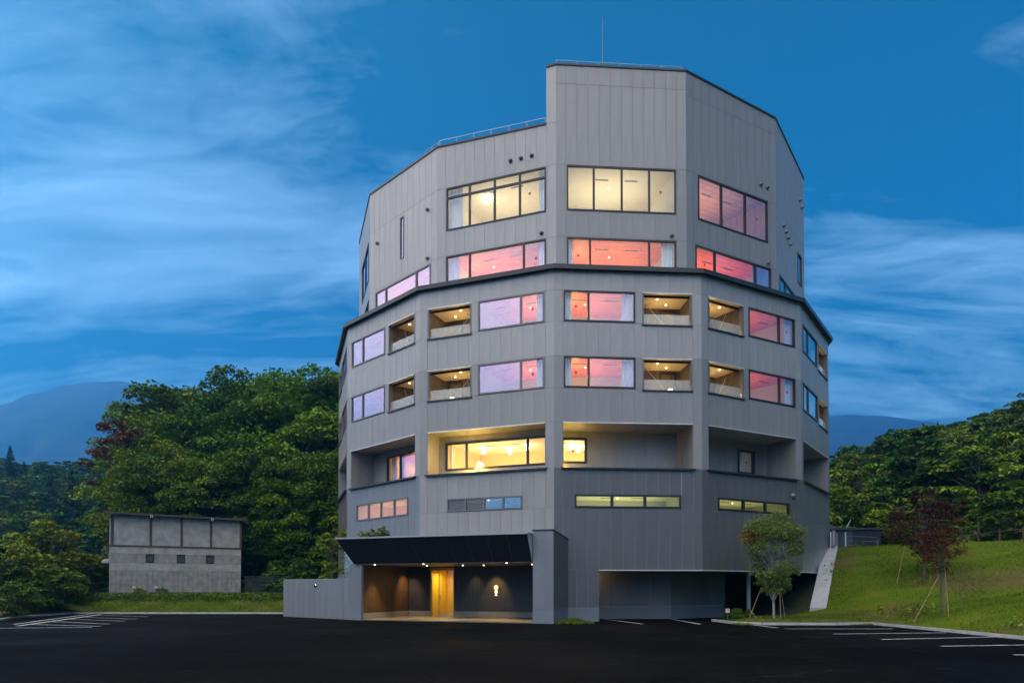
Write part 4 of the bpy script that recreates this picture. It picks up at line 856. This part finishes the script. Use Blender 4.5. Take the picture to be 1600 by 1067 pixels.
# the wood behind the shed: (pixel column, crown top, depth, kind, label)
wood = [(252, 690, 64, 3, 'olive green tree at the left end of the wood'), (285, 612, 76, 1, 'dark tall tree at the left shoulder of the wood'), (312, 596, 72, 0, 'tall green tree rising behind the left half of the shed'), (340, 592, 76, 2, 'broad crowned tree behind the middle of the shed'),
        (362, 602, 70, 1, 'deep green tree above the right end of the shed roof'), (408, 596, 76, 0, 'tall tree standing right of the shed'), (452, 582, 72, 2, 'tallest broad tree between shed and hotel'), (498, 572, 76, 0, 'high crowned tree next to the hotel wall'), (540, 580, 74, 1, 'tree half hidden behind the left edge of the hotel'),
        (258, 735, 61, 0, 'lower leafy tree left of the shed roof'), (262, 705, 63, 2, 'bright low tree just behind the shed ridge'), (325, 712, 62, 3, 'yellow green low tree above the shed roof'), (395, 690, 64, 1, 'dark low tree at the right shed corner'), (455, 720, 63, 1, 'shaded layered tree between shed and low clad wall'), (505, 700, 62, 0, 'leafy mid height tree beside the hotel drum'), (425, 650, 68, 0, 'mid storey green tree right of the shed'), (345, 660, 67, 2, 'mid storey spreading tree above the shed')]
for i, (xp, yt, d, kd, lb) in enumerate(wood):
    x = px(xp, d); zg = float(terr(x, d)); s = topscale(HTS[kd], yt, d, zg); place('broadleaf_tree', BL[kd], x, d, zg - .1, s, i * 2.39, lb, 'tree', 'trees of the wood behind the shed')
x = px(196, 72); place('conifer_tree', CON[1], x, 72, float(terr(x, 72)), topscale(15, 630, 72, float(terr(x, 72))), 1, 'dark pointed conifer poking out at the left end of the wood', 'tree')
REDT = tree_proto(61, 13, 3.6, 5, leafmat('rust leaf', (.10, .05, .025), (.17, .09, .04)), 26, 90, .3, .2, shape='dome', clr=(.12, .2))
x = px(200, 66); place('rust_leaved_tree', REDT, x, 66, float(terr(x, 66)), topscale(13, 644, 66, float(terr(x, 66))), 0, 'sparse rust red tree at the left edge of the wood', 'tree')
# dense dark background row so the wood closes
for i in range(13):
    xp = 268 + i * 24; d = 84 + (i * 7) % 9; x = px(xp, d); zg = float(terr(x, d)); kd = (i * 3) % 3
    place('broadleaf_tree', BL[kd], x, d, zg - .3, topscale(HTS[kd], 622 - 14 * math.sin(i), d, zg), i * 1.7, 'tree deep in the shaded wood, seen between the front crowns ' + ('left of the shed' if xp < 250 else 'above the shed' if xp < 375 else 'between shed and hotel' if xp < 480 else 'beside the hotel'), 'tree', 'back row trees of the wood')
# undergrowth at the left edge
for i, (xp, yt, d, kd) in enumerate([(14, 872, 46, 1), (62, 820, 52, 0), (98, 835, 54, 0), (135, 858, 56, 2), (30, 838, 56, 0), (75, 880, 46, 1), (110, 895, 50, 1), (150, 880, 55, 2), (-10, 850, 50, 1), (50, 905, 44, 1), (20, 905, 40, 1), (95, 920, 47, 2)]):
    x = px(xp, d); zg = float(terr(x, d)); h = (3.2, 2.8, 3.4)[kd]
    place('shrub', BUSH[kd], x, d, zg - .1, topscale(h, yt, d, zg), i * 1.3, ['dark shrub low at the far left edge', 'tall yellow green shrub above the left parking bays', 'yellow green shrub left of the shed', 'mid green shrub close to the left shed wall', 'pale shrub at the back of the left edge', 'dark shrub in front of the yellow green ones', 'dark low shrub beside the lawn corner', 'mid green shrub at the shed corner', 'dark shrub cut by the left edge', 'low dark shrub behind the left kerb', 'lowest dark shrub at the left kerb', 'small mid green shrub at the lawn end'][i], 'shrub', 'undergrowth shrubs at the left edge')
for i, (xp, yt, d) in enumerate([(385, 905, 60), (415, 900, 62), (150, 905, 58), (440, 890, 58), (475, 870, 56), (398, 860, 66), (440, 830, 66), (490, 820, 62)]):
    x = px(xp, d); zg = float(terr(x, d)); place('shrub', BUSH[1], x, d, zg - .1, topscale(2.8, yt, d, zg), i * 2.1, ['low shaded shrub at the right shed corner', 'shaded shrub behind the mesh fence', 'shaded shrub at the left shed corner', 'shaded shrub right of the mesh fence', 'shaded shrub behind the low clad wall', 'tall shaded shrub behind the right shed corner', 'tall shaded shrub above the mesh fence', 'tall shaded shrub beside the slender young tree'][i], 'shrub', 'shaded shrubs beside the shed')
# wooded hill far left
g = np.random.default_rng(9); n = 0
for row in range(8):
    d = 118 + row * 15
    for j in range(11):
        xp = -40 + j * 24 + g.uniform(-9, 9); dd = d + g.uniform(-5, 5); x = px(xp, dd); zg = float(terr(x, dd)); kd = int(g.integers(0, 4))
        pr = CON[kd % 2] if g.random() < .15 else FAR[kd if kd < 3 else 1]
        place('conifer_tree' if pr in CON else 'broadleaf_tree', pr, x, dd, zg - .3, g.uniform(.75, 1.1), g.random() * 6, ('dark conifer' if pr in CON else ['mid green leafy tree', 'deep green leafy tree', 'spreading dark leafy tree', 'deep green round tree'][kd]) + (' at the foot' if row < 3 else ' halfway up' if row < 6 else ' along the crest') + ' of the left hill' + (' at the left edge' if xp < 70 else ' beside the wood'), 'tree', 'trees of the left hill')
# wooded hillside on the right
g = np.random.default_rng(19)
for row in range(13):
    d = 66 + row * 8.2
    for j in range(13):
        xp = 1255 + j * 31 + g.uniform(-13, 13) + (row % 2) * 14; dd = d + g.uniform(-3, 3); x = px(xp, dd)
        s_ = (x - 22) + (dd - 46) * .3
        if s_ < 15 or x < 25: continue
        zg = float(terr(x, dd)); kd = int(g.integers(0, 4)); pr = CON[kd % 2] if g.random() < .08 else FAR[kd]
        sc_ = g.uniform(.7, 1.05) * (.6 if s_ < 24 else .9)
        place('conifer_tree' if pr in CON else 'broadleaf_tree', pr, x, dd, zg - .3, sc_ * (.72 if pr in CON else 1), g.random() * 6, ('pointed conifer' if pr in CON else ['mid green leafy tree', 'deep green leafy tree', 'spreading dark leafy tree', 'yellow green leafy tree'][kd]) + (' low on the right hillside' if row < 4 else ' halfway up the wooded right hillside' if row < 9 else ' on the skyline of the right hillside') + (' near the hotel' if xp < 1370 else ' in the middle' if xp < 1490 else ' towards the right edge'), 'tree', 'trees of the right hillside wood')
# trees and bushes at the back of the terrace
for i, (xp, yt, d, kd, lb) in enumerate([(1318, 768, 60, 0, 'bushy olive shrub rising behind the dark annexe roof'), (1395, 800, 58, 0, 'yellow green bush behind the maple'), (1520, 798, 52, 0, 'light green bush by the terrace fence'), (1350, 790, 62, 1, 'dark bush behind the annexe'), (1590, 760, 50, 1, 'dark tree like bush at the right picture edge'), (1440, 790, 60, 2, 'mid green bush behind the dark maple'), (1555, 800, 58, 1, 'dark bush beside the pale hut'), (1490, 806, 60, 1, 'dark bush between maple and fence')]):
    x = px(xp, d); zg = float(terr(x, d)); place('shrub', BUSH[kd], x, d, zg - .1, topscale((3.2, 2.8, 3.4)[kd], yt, d, zg), i, lb, 'shrub')

# planted trees
def stake(o, M, p, q, r=.018): MB().tube([p, q], r, 6).obj('stake', BAMB, o, M)
def staked(name, proto, x, y, z, s, rz, label, stakes):
    M = T_(x, y, z, 0); o = link(name, None, None, M, label, 'tree')
    Mc = M @ Matrix.Rotation(rz, 4, 'Z') @ Matrix.Diagonal((s, s, s, 1)); link('trunk', proto[0], o, Mc); link('crown', proto[1], o, Mc)
    if len(proto) > 3: link('crown_tips', proto[3], o, Mc)
    for p, q in stakes: stake(o, M, p, q)
    return o
g = np.random.default_rng(71); pt = tree_proto(71, 5.0, 1.5, .9, LF_P, 115, 185, .08, .055, BARK_L, shape='vase', flat=1.05, lumpy=.08, clr=(.16, .28))
tips = np.concatenate([np.array([-1.0, .1, 3.9]) + g.normal(size=(1300, 3)) * [.28, .35, .25], np.array([-.35, 0, 4.1]) + g.normal(size=(700, 3)) * [.3, .35, .2]])
pt = (*pt, leaves('crown_tips', tips, g.uniform(.06, .11, len(tips)), LF_O, 72))
zt = float(terr(12.35, 34.6)); staked('planted_tree', pt, 12.35, 34.6, zt, 1.0, 0, 'young green tree with orange tinged crown staked before the car port', [((-1.15, .1, 0), (-.55, .1, 1.5)), ((-.85, -.15, 0), (-1.1, .0, .38)), ((.22, -.25, 0), (.2, -.15, 2.1)), ((.7, .5, 0), (.5, .4, 1.2))])
mp_ = tree_proto(73, 4.3, 1.75, 1.0, LF_M, 75, 120, .11, .08, BARK, shape='dome', flat=.6, clr=(.17, .28))
zt = float(terr(21.2, 37.7)); staked('maple_tree', mp_, 21.2, 37.7, zt, 1.0, .5, 'dark purple maple tree on the grass slope', [((-1.7, -.5, -.25), (-1.1, -.2, 1.7)), ((.35, -.8, -.2), (.1, -.2, 1.9))])
rp = tree_proto(74, 3.6, .95, 1.9, LF_R, 44, 75, .08, .03, BARK, shape='dome', flat=.9, clr=(.2, .34))
zt = float(terr(18.1, 31)); staked('maple_tree', rp, 18.1, 31, zt, 1.0, .2, 'small rust red tree propped by bamboo stakes on the slope', [((-1.25, -.2, -.2), (.25, .1, 2.2)), ((.05, -.5, -.1), (.18, 0, 2.3)), ((1.25, .3, .35), (.1, 0, 2.25)), ((.3, .2, 0), (.25, .1, 1.9))])
yp = tree_proto(75, 5.6, .85, 1.0, LF_Y, 34, 70, .13, .035, BARK, shape='round', flat=.8, clr=(.2, .35))
zt = .3; staked('young_tree', yp, -10.9, 44.6, zt, 1.0, 0, 'slender young tree behind the low clad wall', [])
staked('young_tree', yp, -9.7, 44.0, zt, .62, 2, 'small thin sapling next to the slender young tree', [])
for i, (u, y, s) in enumerate(((-1.9, -1.6, .15), (-1.35, -1.5, .19), (-2.6, -1.5, .13))):
    p = ME @ Vector((u, y, 4.2)); place('shrub', BUSH[0], p.x, p.y, 4.2, s, i * 2, ['small round shrub growing on the canopy roof', 'largest light green shrub on top of the entrance canopy', 'wispy plant at the left end of the canopy roof'][i], 'shrub', None)
p = ME @ Vector((8.75, -1.3, 0)); zt = 0
gm_ = np.random.default_rng(5); q = gm_.normal(size=(1500, 2)) * [.42, .3]; q = q[(np.abs(q[:, 0]) < .9)]; P = np.stack([p.x + q[:, 0] + .1, p.y + q[:, 1], .16 * np.exp(-(q[:, 0] / .5) ** 2 - (q[:, 1] / .4) ** 2)], 1)
link('grass_mound', blades('grass_mound', P, gm_.uniform(.06, .14, len(P)), GRASS, 4), kind='stuff', label='little grass tuft at the foot of the entrance pillar', cat='grass')
for i, (x, y) in enumerate(((10.55, 36.0), (11.1, 36.3), (11.6, 35.9), (10.9, 35.4))):
    place('shrub', BUSH[1], x, y, float(terr(x, y)), .15 + .03 * (i % 2), i, 'low green plant by the little red notice at the car port', 'shrub', 'low plants by the red notice')
ns = thing('notice_post', 'tiny red and white notice on a short post at the car port', 'sign', (10.45, 35.6, .1))
Mn = T_(10.45, 35.6, .1); MB().tube([(0, 0, 0), (0, 0, .5)], .015, 6).obj('post', FRAME_GREY, ns, Mn); MB().box(-.1, .1, -.03, -.016, .36, .56).obj('notice_plate', mat('red notice', (.5, .12, .08), .5, col2=(.6, .5, .45), vscale=14), ns, Mn)

# ------------------------------------------------------------------ concrete shed on the left
SH0 = Vector((px(172, 53.5), 53.5)); sr = R_(29); MS = T_(SH0.x, SH0.y, 1.2, sr)
shed = thing('concrete_shed', 'weathered concrete shed with timber posts and mono pitch roof before the wood', 'shed', (SH0.x, SH0.y, 1.2), sr)
SL, SD = 9.05, 4.6
MB().box(0, SL, .06, SD, -.6, 5.7).obj('wall_core', mat('shed shadow gap', (.06, .058, .055), .9), shed, MS)
def sb(name, a, b, c, d, y=.0, m=CONC, th=.058): return MB().box(a, b, y, y + th, c, d).obj(name, m, shed, MS)
nb = 26
for i in range(nb): sb('board_strip', SL * i / nb + .008, SL * (i + 1) / nb - .008, -.6, 1.72, -.004 * (i % 3))
CONC_B = mat('board marked concrete pale', (.32, .305, .28), .85, var=.24, vscale=1.8, bump=.4, bscale=30)
for j, (c, d, wn_) in enumerate(((1.735, 2.32, 0), (2.335, 2.98, 1), (2.995, 3.5, 0))):
    if not wn_:
        for a, b in ((0, 2.55), (2.56, 4.65), (4.66, 6.7), (6.71, SL)): sb('concrete_panel', a + .004, b - .004, c, d, m=CONC_B)
    else:
        wxs = [2.3, 4.42, 6.48]; e = 0
        for wx in wxs: sb('concrete_panel', e + .004, wx - .002, c, d, m=CONC); e = wx + .58
        sb('concrete_panel', e, SL, c, d, m=CONC)
for wx in (2.3, 4.42, 6.48):
    wo = MB().box(wx, wx + .58, -.02, .05, 2.335, 2.39).box(wx, wx + .58, -.02, .05, 2.925, 2.98).box(wx, wx + .05, -.02, .05, 2.39, 2.925).box(wx + .53, wx + .58, -.02, .05, 2.39, 2.925).obj('window', FRAME, shed, MS)
    MB().box(wx + .05, wx + .53, .02, .035, 2.39, 2.925).obj('pane', GLASS, wo, MS)
WOODP = mat('weathered timber', (.075, .052, .04), .8, var=.4, vscale=3, stretch=(2, 2, .3)); sb('ledge', -.03, SL + .02, 3.51, 3.62, -.05, WOODP, .11)
tops = lambda x: 5.95 - .012 * x
px_ = [.03, 2.55, 4.66, 6.75, SL - .12]
for i, a in enumerate(px_):
    MB().box(a, a + .17, -.03, .05, 3.622, tops(a) - .1).obj('timber_post', WOODP, shed, MS)
    if i < 4: MB().box(a + .175, px_[i + 1] - .005, .005, .055, 3.622, tops(px_[i + 1]) - .12).obj('concrete_panel', CONC_B, shed, MS)
for j, (c, d) in enumerate(((-.6, 1.1), (1.12, 2.3), (2.32, 3.5), (3.65, 5.6))):
    for a in range(4): MB().box(-.055, .0, .065 + a * 1.13, .055 + (a + 1) * 1.13, c, d).obj('side_panel', CONC_B, shed, MS)
rf = MB().hexa([(-.45, -.55, tops(0) - .12), (SL + .4, -.55, tops(SL) - .12), (SL + .4, SD + .5, tops(SL) + .35), (-.45, SD + .5, tops(0) + .35), (-.45, -.55, tops(0) + .04), (SL + .4, -.55, tops(SL) + .04), (SL + .4, SD + .5, tops(SL) + .5), (-.45, SD + .5, tops(0) + .5)]).obj('roof', mat('dark roofing', (.045, .042, .04), .7, var=.2), shed, MS)
for a in (2.65, 6.85): MB().tube([(a, -.50, tops(a) - .16), (a, -.60, tops(a) - .16)], [.1, .1], 14).obj('roof_lamp', mat('lamp rim', (.7, .7, .7), .4), shed, MS); MB().tube([(a, -.602, tops(a) - .16), (a, -.606, tops(a) - .16)], .065, 12).obj('lamp_lens', FRAME, shed, MS)
MB().tube([(-.12, 1.2, 2.0), (-.12, 1.2, 3.0), (-.35, 1.2, 3.3), (-.35, 1.2, 3.6)], .05, 8).obj('downpipe', FRAME_GREY, shed, MS)
MB().hexa([(-.6, .6, 2.3), (-.056, .6, 2.3), (-.056, 1.6, 2.3), (-.6, 1.6, 2.3), (-.5, .7, 2.55), (-.056, .6, 2.6), (-.056, 1.6, 2.6), (-.5, 1.5, 2.55)]).obj('vent_box', CONC2, shed, MS)
for i, a in enumerate((1.55, 3.0)):
    p = MS @ Vector((a, -.75, -.2)); bo = thing('garden_lamp', ['left', 'right'][i] + ' one of two pale mushroom lamps at the shed foot', 'lamp', tuple(p)); Mb = T_(*p)
    MB().tube([(0, 0, -.1), (0, 0, .62)], .05, 8).obj('post', FRAME_GREY, bo, Mb); MB().tube([(0, 0, .58), (0, 0, .66), (0, 0, .74), (0, 0, .78)], [.13, .14, .09, .01], 12).obj('cap', CONC2, bo, Mb, smooth=True)
    place('shrub', BUSH[2], p.x + .35, p.y + .2, p.z - .1, .24, i, ['sprawling weed beside the left mushroom lamp', 'weed clump beside the right mushroom lamp'][i], 'shrub')
# black mesh fence right of the shed
fx0 = Vector((px(383, 57), 57)); fx1 = Vector((px(452, 57), 57)); fz = float(terr(fx0.x, 57))
mf = thing('mesh_fence', 'dark wire mesh fence in the shade between shed and low wall', 'fence', (fx0.x, 57, fz)); Mf = T_(fx0.x, 57, fz); L = (fx1 - fx0).length
mb = MB()
for i in range(int(L / .14)): mb.tube([(i * .14, 0, 0), (i * .14, 0, 1.6)], .012, 4, cap=False)
for i in range(12): mb.tube([(0, .02, .05 + i * .14), (L, .02, .05 + i * .14)], .012, 4, cap=False)
mb.obj('wire_mesh', mat('grey wire', (.12, .13, .14), .5, .4), mf, Mf, kind='stuff')
for i in range(3): MB().tube([(i * L / 2, .05, 0), (i * L / 2, .05, 1.7)], .03, 6).obj('post', FRAME, mf, Mf)

# ------------------------------------------------------------------ right side: retaining wing, annexe, fences
A0, A1 = Vector((16.05, 38.9)), Vector((20.1, 46.6)); dw = A1 - A0; MW = T_(A0.x, A0.y, 0, math.atan2(dw.y, dw.x)); LWW = dw.length
wing = thing('retaining_wall', 'pale sloping concrete retaining wing between car port and grass slope', 'wall', (A0.x, A0.y, 0), math.atan2(dw.y, dw.x))
MB().hexa([(0, -.55, -.3), (LWW, -.55, -.3), (LWW, .25, -.3), (0, .25, -.3), (0, -.55, .62), (LWW, -.55, 4.3), (LWW, .25, 4.3), (0, .25, .62)]).obj('wall_slab', CONC2, wing, MW)
MB().box(LWW, LWW + 4, -.5, .2, -.3, 4.3).obj('upper_slab', CONC2, wing, MW)
MB().box(LWW - .6, LWW + 2.6, -.42, -.3, 4.3, 5.25).obj('parapet', P_LIGHT, wing, MW)
MB().tube([(LWW - .8, .1, 4.2), (LWW - .8, .1, 5.4)], .03, 6).obj('rail_post', TRIM, wing, MW)
an = thing('annexe', 'low charcoal annexe with flat roof and door at the top of the slope', 'building', (px(1298, 53), 53, 4.2), R_(-4)); Ma = T_(px(1298, 53), 53, 4.2, R_(-4)); AW = 3.55
MB().box(-1, AW, .03, 4, -.4, 1.62).obj('wall', FRAME, an, Ma)
for i in range(7):
    a = .1 + i * (AW - .1) / 7
    if 0 < i < 3: continue
    MB().box(a + .006, a + (AW - .1) / 7 - .006, 0, .029, -.4, 1.6).obj('wall_board', BLACKM, an, Ma)
MB().box(.62, 1.56, .0, .028, -.3, 1.5).obj('door', mat('slate door', (.03, .034, .04), .4), an, Ma)
MB().box(-1.2, AW + .12, -.2, 4.2, 1.63, 1.78).obj('roof', CORN, an, Ma)
MB().hexa([(-2.5, 1.2, 1.79), (1.2, 1.2, 1.79), (1.2, 5, 1.79), (-2.5, 5, 1.79), (-2.5, 3, 3.3), (-.2, 3, 2.9), (-.2, 4, 2.9), (-2.5, 4, 3.3)]).obj('upper_roof', mat('grey tin roof', (.05, .05, .052), .5, .3), an, Ma)
MB().box(-.05, .03, -.12, -.06, -.3, 1.5).obj('white_pipe', TRIM, an, Ma)
MB().tube([(1.1, -.1, 1.8), (1.4, -.1, 2.35)], .02, 6).obj('antenna', TRIM, an, Ma)
o2 = thing('outbuilding', 'small dark outbuilding with sloped grey roof behind the annexe', 'building', (px(1334, 60), 60, 5.2), 0); Mo = T_(px(1334, 60), 60, 5.2)
MB().box(0, 1.05, 0, 3, -1, 1.1).obj('wall', BLACKM, o2, Mo); MB().hexa([(-.1, -.2, 1.25), (1.15, -.2, 1.02), (1.15, 3.2, 1.02), (-.1, 3.2, 1.25), (-.1, -.2, 1.42), (1.15, -.2, 1.17), (1.15, 3.2, 1.17), (-.1, 3.2, 1.42)]).obj('roof', mat('slate roof', (.16, .17, .2), .5), o2, Mo)
cf = thing('cable_fence', 'white post fence with three thin cables before the annexe', 'fence', (px(1316, 48.5), 48.5, 4.2)); Mc = T_(px(1316, 48.5), 48.5, 4.2, R_(10))
for a in (.25, 2.6): MB().box(a, a + .07, 0, .07, -.3, 1.15 if a < 1 else .7).obj('post', FRAME_GREY if a > 1 else TRIM, cf, Mc)
for z in (.35, .65, .95): MB().tube([(.3, .04, z - .05), (2.64, .04, z - .1)], .006, 5).obj('cable', RAILM, cf, Mc)
rw = thing('rubble_wall', 'dark rubble retaining wall behind the terrace', 'wall', (px(1362, 58), 58, 4.2)); Mr = T_(px(1362, 58), 58, 4.2)
for i in range(34):
    a = (i % 17) * .2 + rng.uniform(-.03, .03); z = (i // 17) * .85 + rng.uniform(0, .1)
    MB().hexa([(a, rng.uniform(0, .1), z), (a + .22, rng.uniform(0, .1), z), (a + .22, .6, z), (a, .6, z), (a + .03, .1, z + .8), (a + .19, .1, z + .8), (a + .2, .6, z + .85), (a, .6, z + .85)]).obj('stone', mat('rubble stone', (.10, .085, .08), .9, var=.4, vscale=5), rw, Mr)
tf = thing('terrace_fence', 'dark post and rail fence along the top of the grass slope', 'fence', (px(1500, 46), 46, 4.2)); ds = 46
pts = [(1501, 47.5), (1530, 43.5), (1563, 41.5), (1600, 40), (1640, 38.6)]
W3 = [(px(a, d), d) for a, d in pts]
for i, (x, y) in enumerate(W3): MB().tube([(x, y, float(terr(x, y)) - .2), (x, y, float(terr(x, y)) + (1.35 if i < 2 else .75))], .06, 8).obj('post', mat('dark timber', (.05, .042, .035), .8), tf)
for (x, y), (x2, y2) in zip(W3[:-1], W3[1:]): MB().tube([(x, y, float(terr(x, y)) + .6), (x2, y2, float(terr(x2, y2)) + .6)], .035, 6).obj('rail', MATS['dark timber'], tf)
hu = thing('hut', 'small pale pinkish hut at the back of the terrace', 'hut', (px(1555, 58), 58, 4.4)); Mh = T_(px(1555, 58), 58, float(terr(px(1555, 58), 58)) - .3)
for i in range(4): MB().box(i * .24 + .005, i * .24 + .235, 0, .05, 0, 1.5).obj('wall_board', mat('pale board', (.26, .2, .17), .8, var=.1), hu, Mh)
MB().box(0.01, .95, .052, 1.2, 0, 1.48).obj('wall', MATS['pale board'], hu, Mh); MB().box(-.1, 1.06, -.1, 1.3, 1.5, 1.6).obj('roof', CORN, hu, Mh)
dp = 95; xp = px(1357, dp); zp = float(terr(xp, dp)); up = thing('utility_pole', 'distant utility pole with crossarm rising from the hillside trees', 'pole', (xp, dp, zp)); Mp = T_(xp, dp, zp); ht = (HY - 745) * dp / Fpx + EYE - zp
MB().tube([(0, 0, -.3), (0, 0, ht)], [.16, .1], 8).obj('pole', mat('grey pole', (.3, .3, .3), .8), up, Mp); MB().box(-.8, .8, -.06, .06, ht - .7, ht - .58).obj('crossarm', TRIM, up, Mp); MB().box(-.7, .7, -.05, .05, ht - 1.3, ht - 1.2).obj('crossarm', TRIM, up, Mp)

# ------------------------------------------------------------------ mountains and the air
def mountain(name, prof, d, depth, m, seed):
    g = np.random.default_rng(seed); xs = np.array([q[0] for q in prof], float); ys = np.array([q[1] for q in prof], float); n = 260
    u = np.linspace(xs[0], xs[-1], n); crest = np.interp(u, xs, ys)
    rough = sum(np.interp(u, np.linspace(u[0], u[-1], k), g.normal(size=k)) * a for k, a in ((12, 2.0), (40, 1.2), (120, .9)))
    X = (u - 800) / Fpx * d; Zc = (HY - (crest + rough)) / Fpx * d + EYE; rows = 16; V = []
    for r in range(rows):
        t = r / (rows - 1)   # 0 crest .. 1 foot towards the camera
        off = sum(np.interp(u, np.linspace(u[0], u[-1], k), g.normal(size=k)) * a for k, a in ((14, .05), (50, .03))) * math.sin(math.pi * t)
        V.append(np.stack([X * (1 - .12 * t), np.full(n, d) - depth * t + off * depth, np.maximum(-5, Zc * (1 - t) ** 1.15 * (1 + off) - 2 * t)], 1))
    bk = np.stack([X, np.full(n, d + depth * .5), np.full(n, -5.0)], 1); V = np.array([bk] + V)
    me = gridmesh(name, V[..., 0], V[..., 1], V[..., 2], m); return link(name, me, kind='structure')
FORM = mat('mountain forest', (.014, .026, .018), .95, var=.75, vscale=.02, bump=.0)
mountain('mountain', [(-900, 800), (-500, 720), (-200, 668), (0, 630), (45, 614), (100, 601), (150, 594), (185, 592), (215, 600), (300, 640), (420, 700), (560, 760), (700, 850)], 2500, 1200, FORM, 1)
mountain('mountain', [(900, 780), (1050, 730), (1180, 680), (1260, 658), (1320, 650), (1370, 652), (1430, 658), (1500, 664), (1550, 670), (1650, 690), (1900, 670), (2300, 740), (2700, 860)], 3000, 1300, FORM, 2)
if HAZE:
    hm = bpy.data.materials.new('haze air'); hm.use_nodes = True; N = hm.node_tree.nodes; N.clear(); out = N.new('ShaderNodeOutputMaterial'); pv = N.new('ShaderNodeVolumePrincipled')
    pv.inputs['Color'].default_value = (.08, .46, 1.0, 1); pv.inputs['Density'].default_value = 5.2e-4; pv.inputs['Anisotropy'].default_value = 0.7
    hm.node_tree.links.new(pv.outputs[0], out.inputs['Volume'])
    MB().box(-6500, 6500, -6500, 6500, -9, 745).obj('haze', hm, kind='stuff')
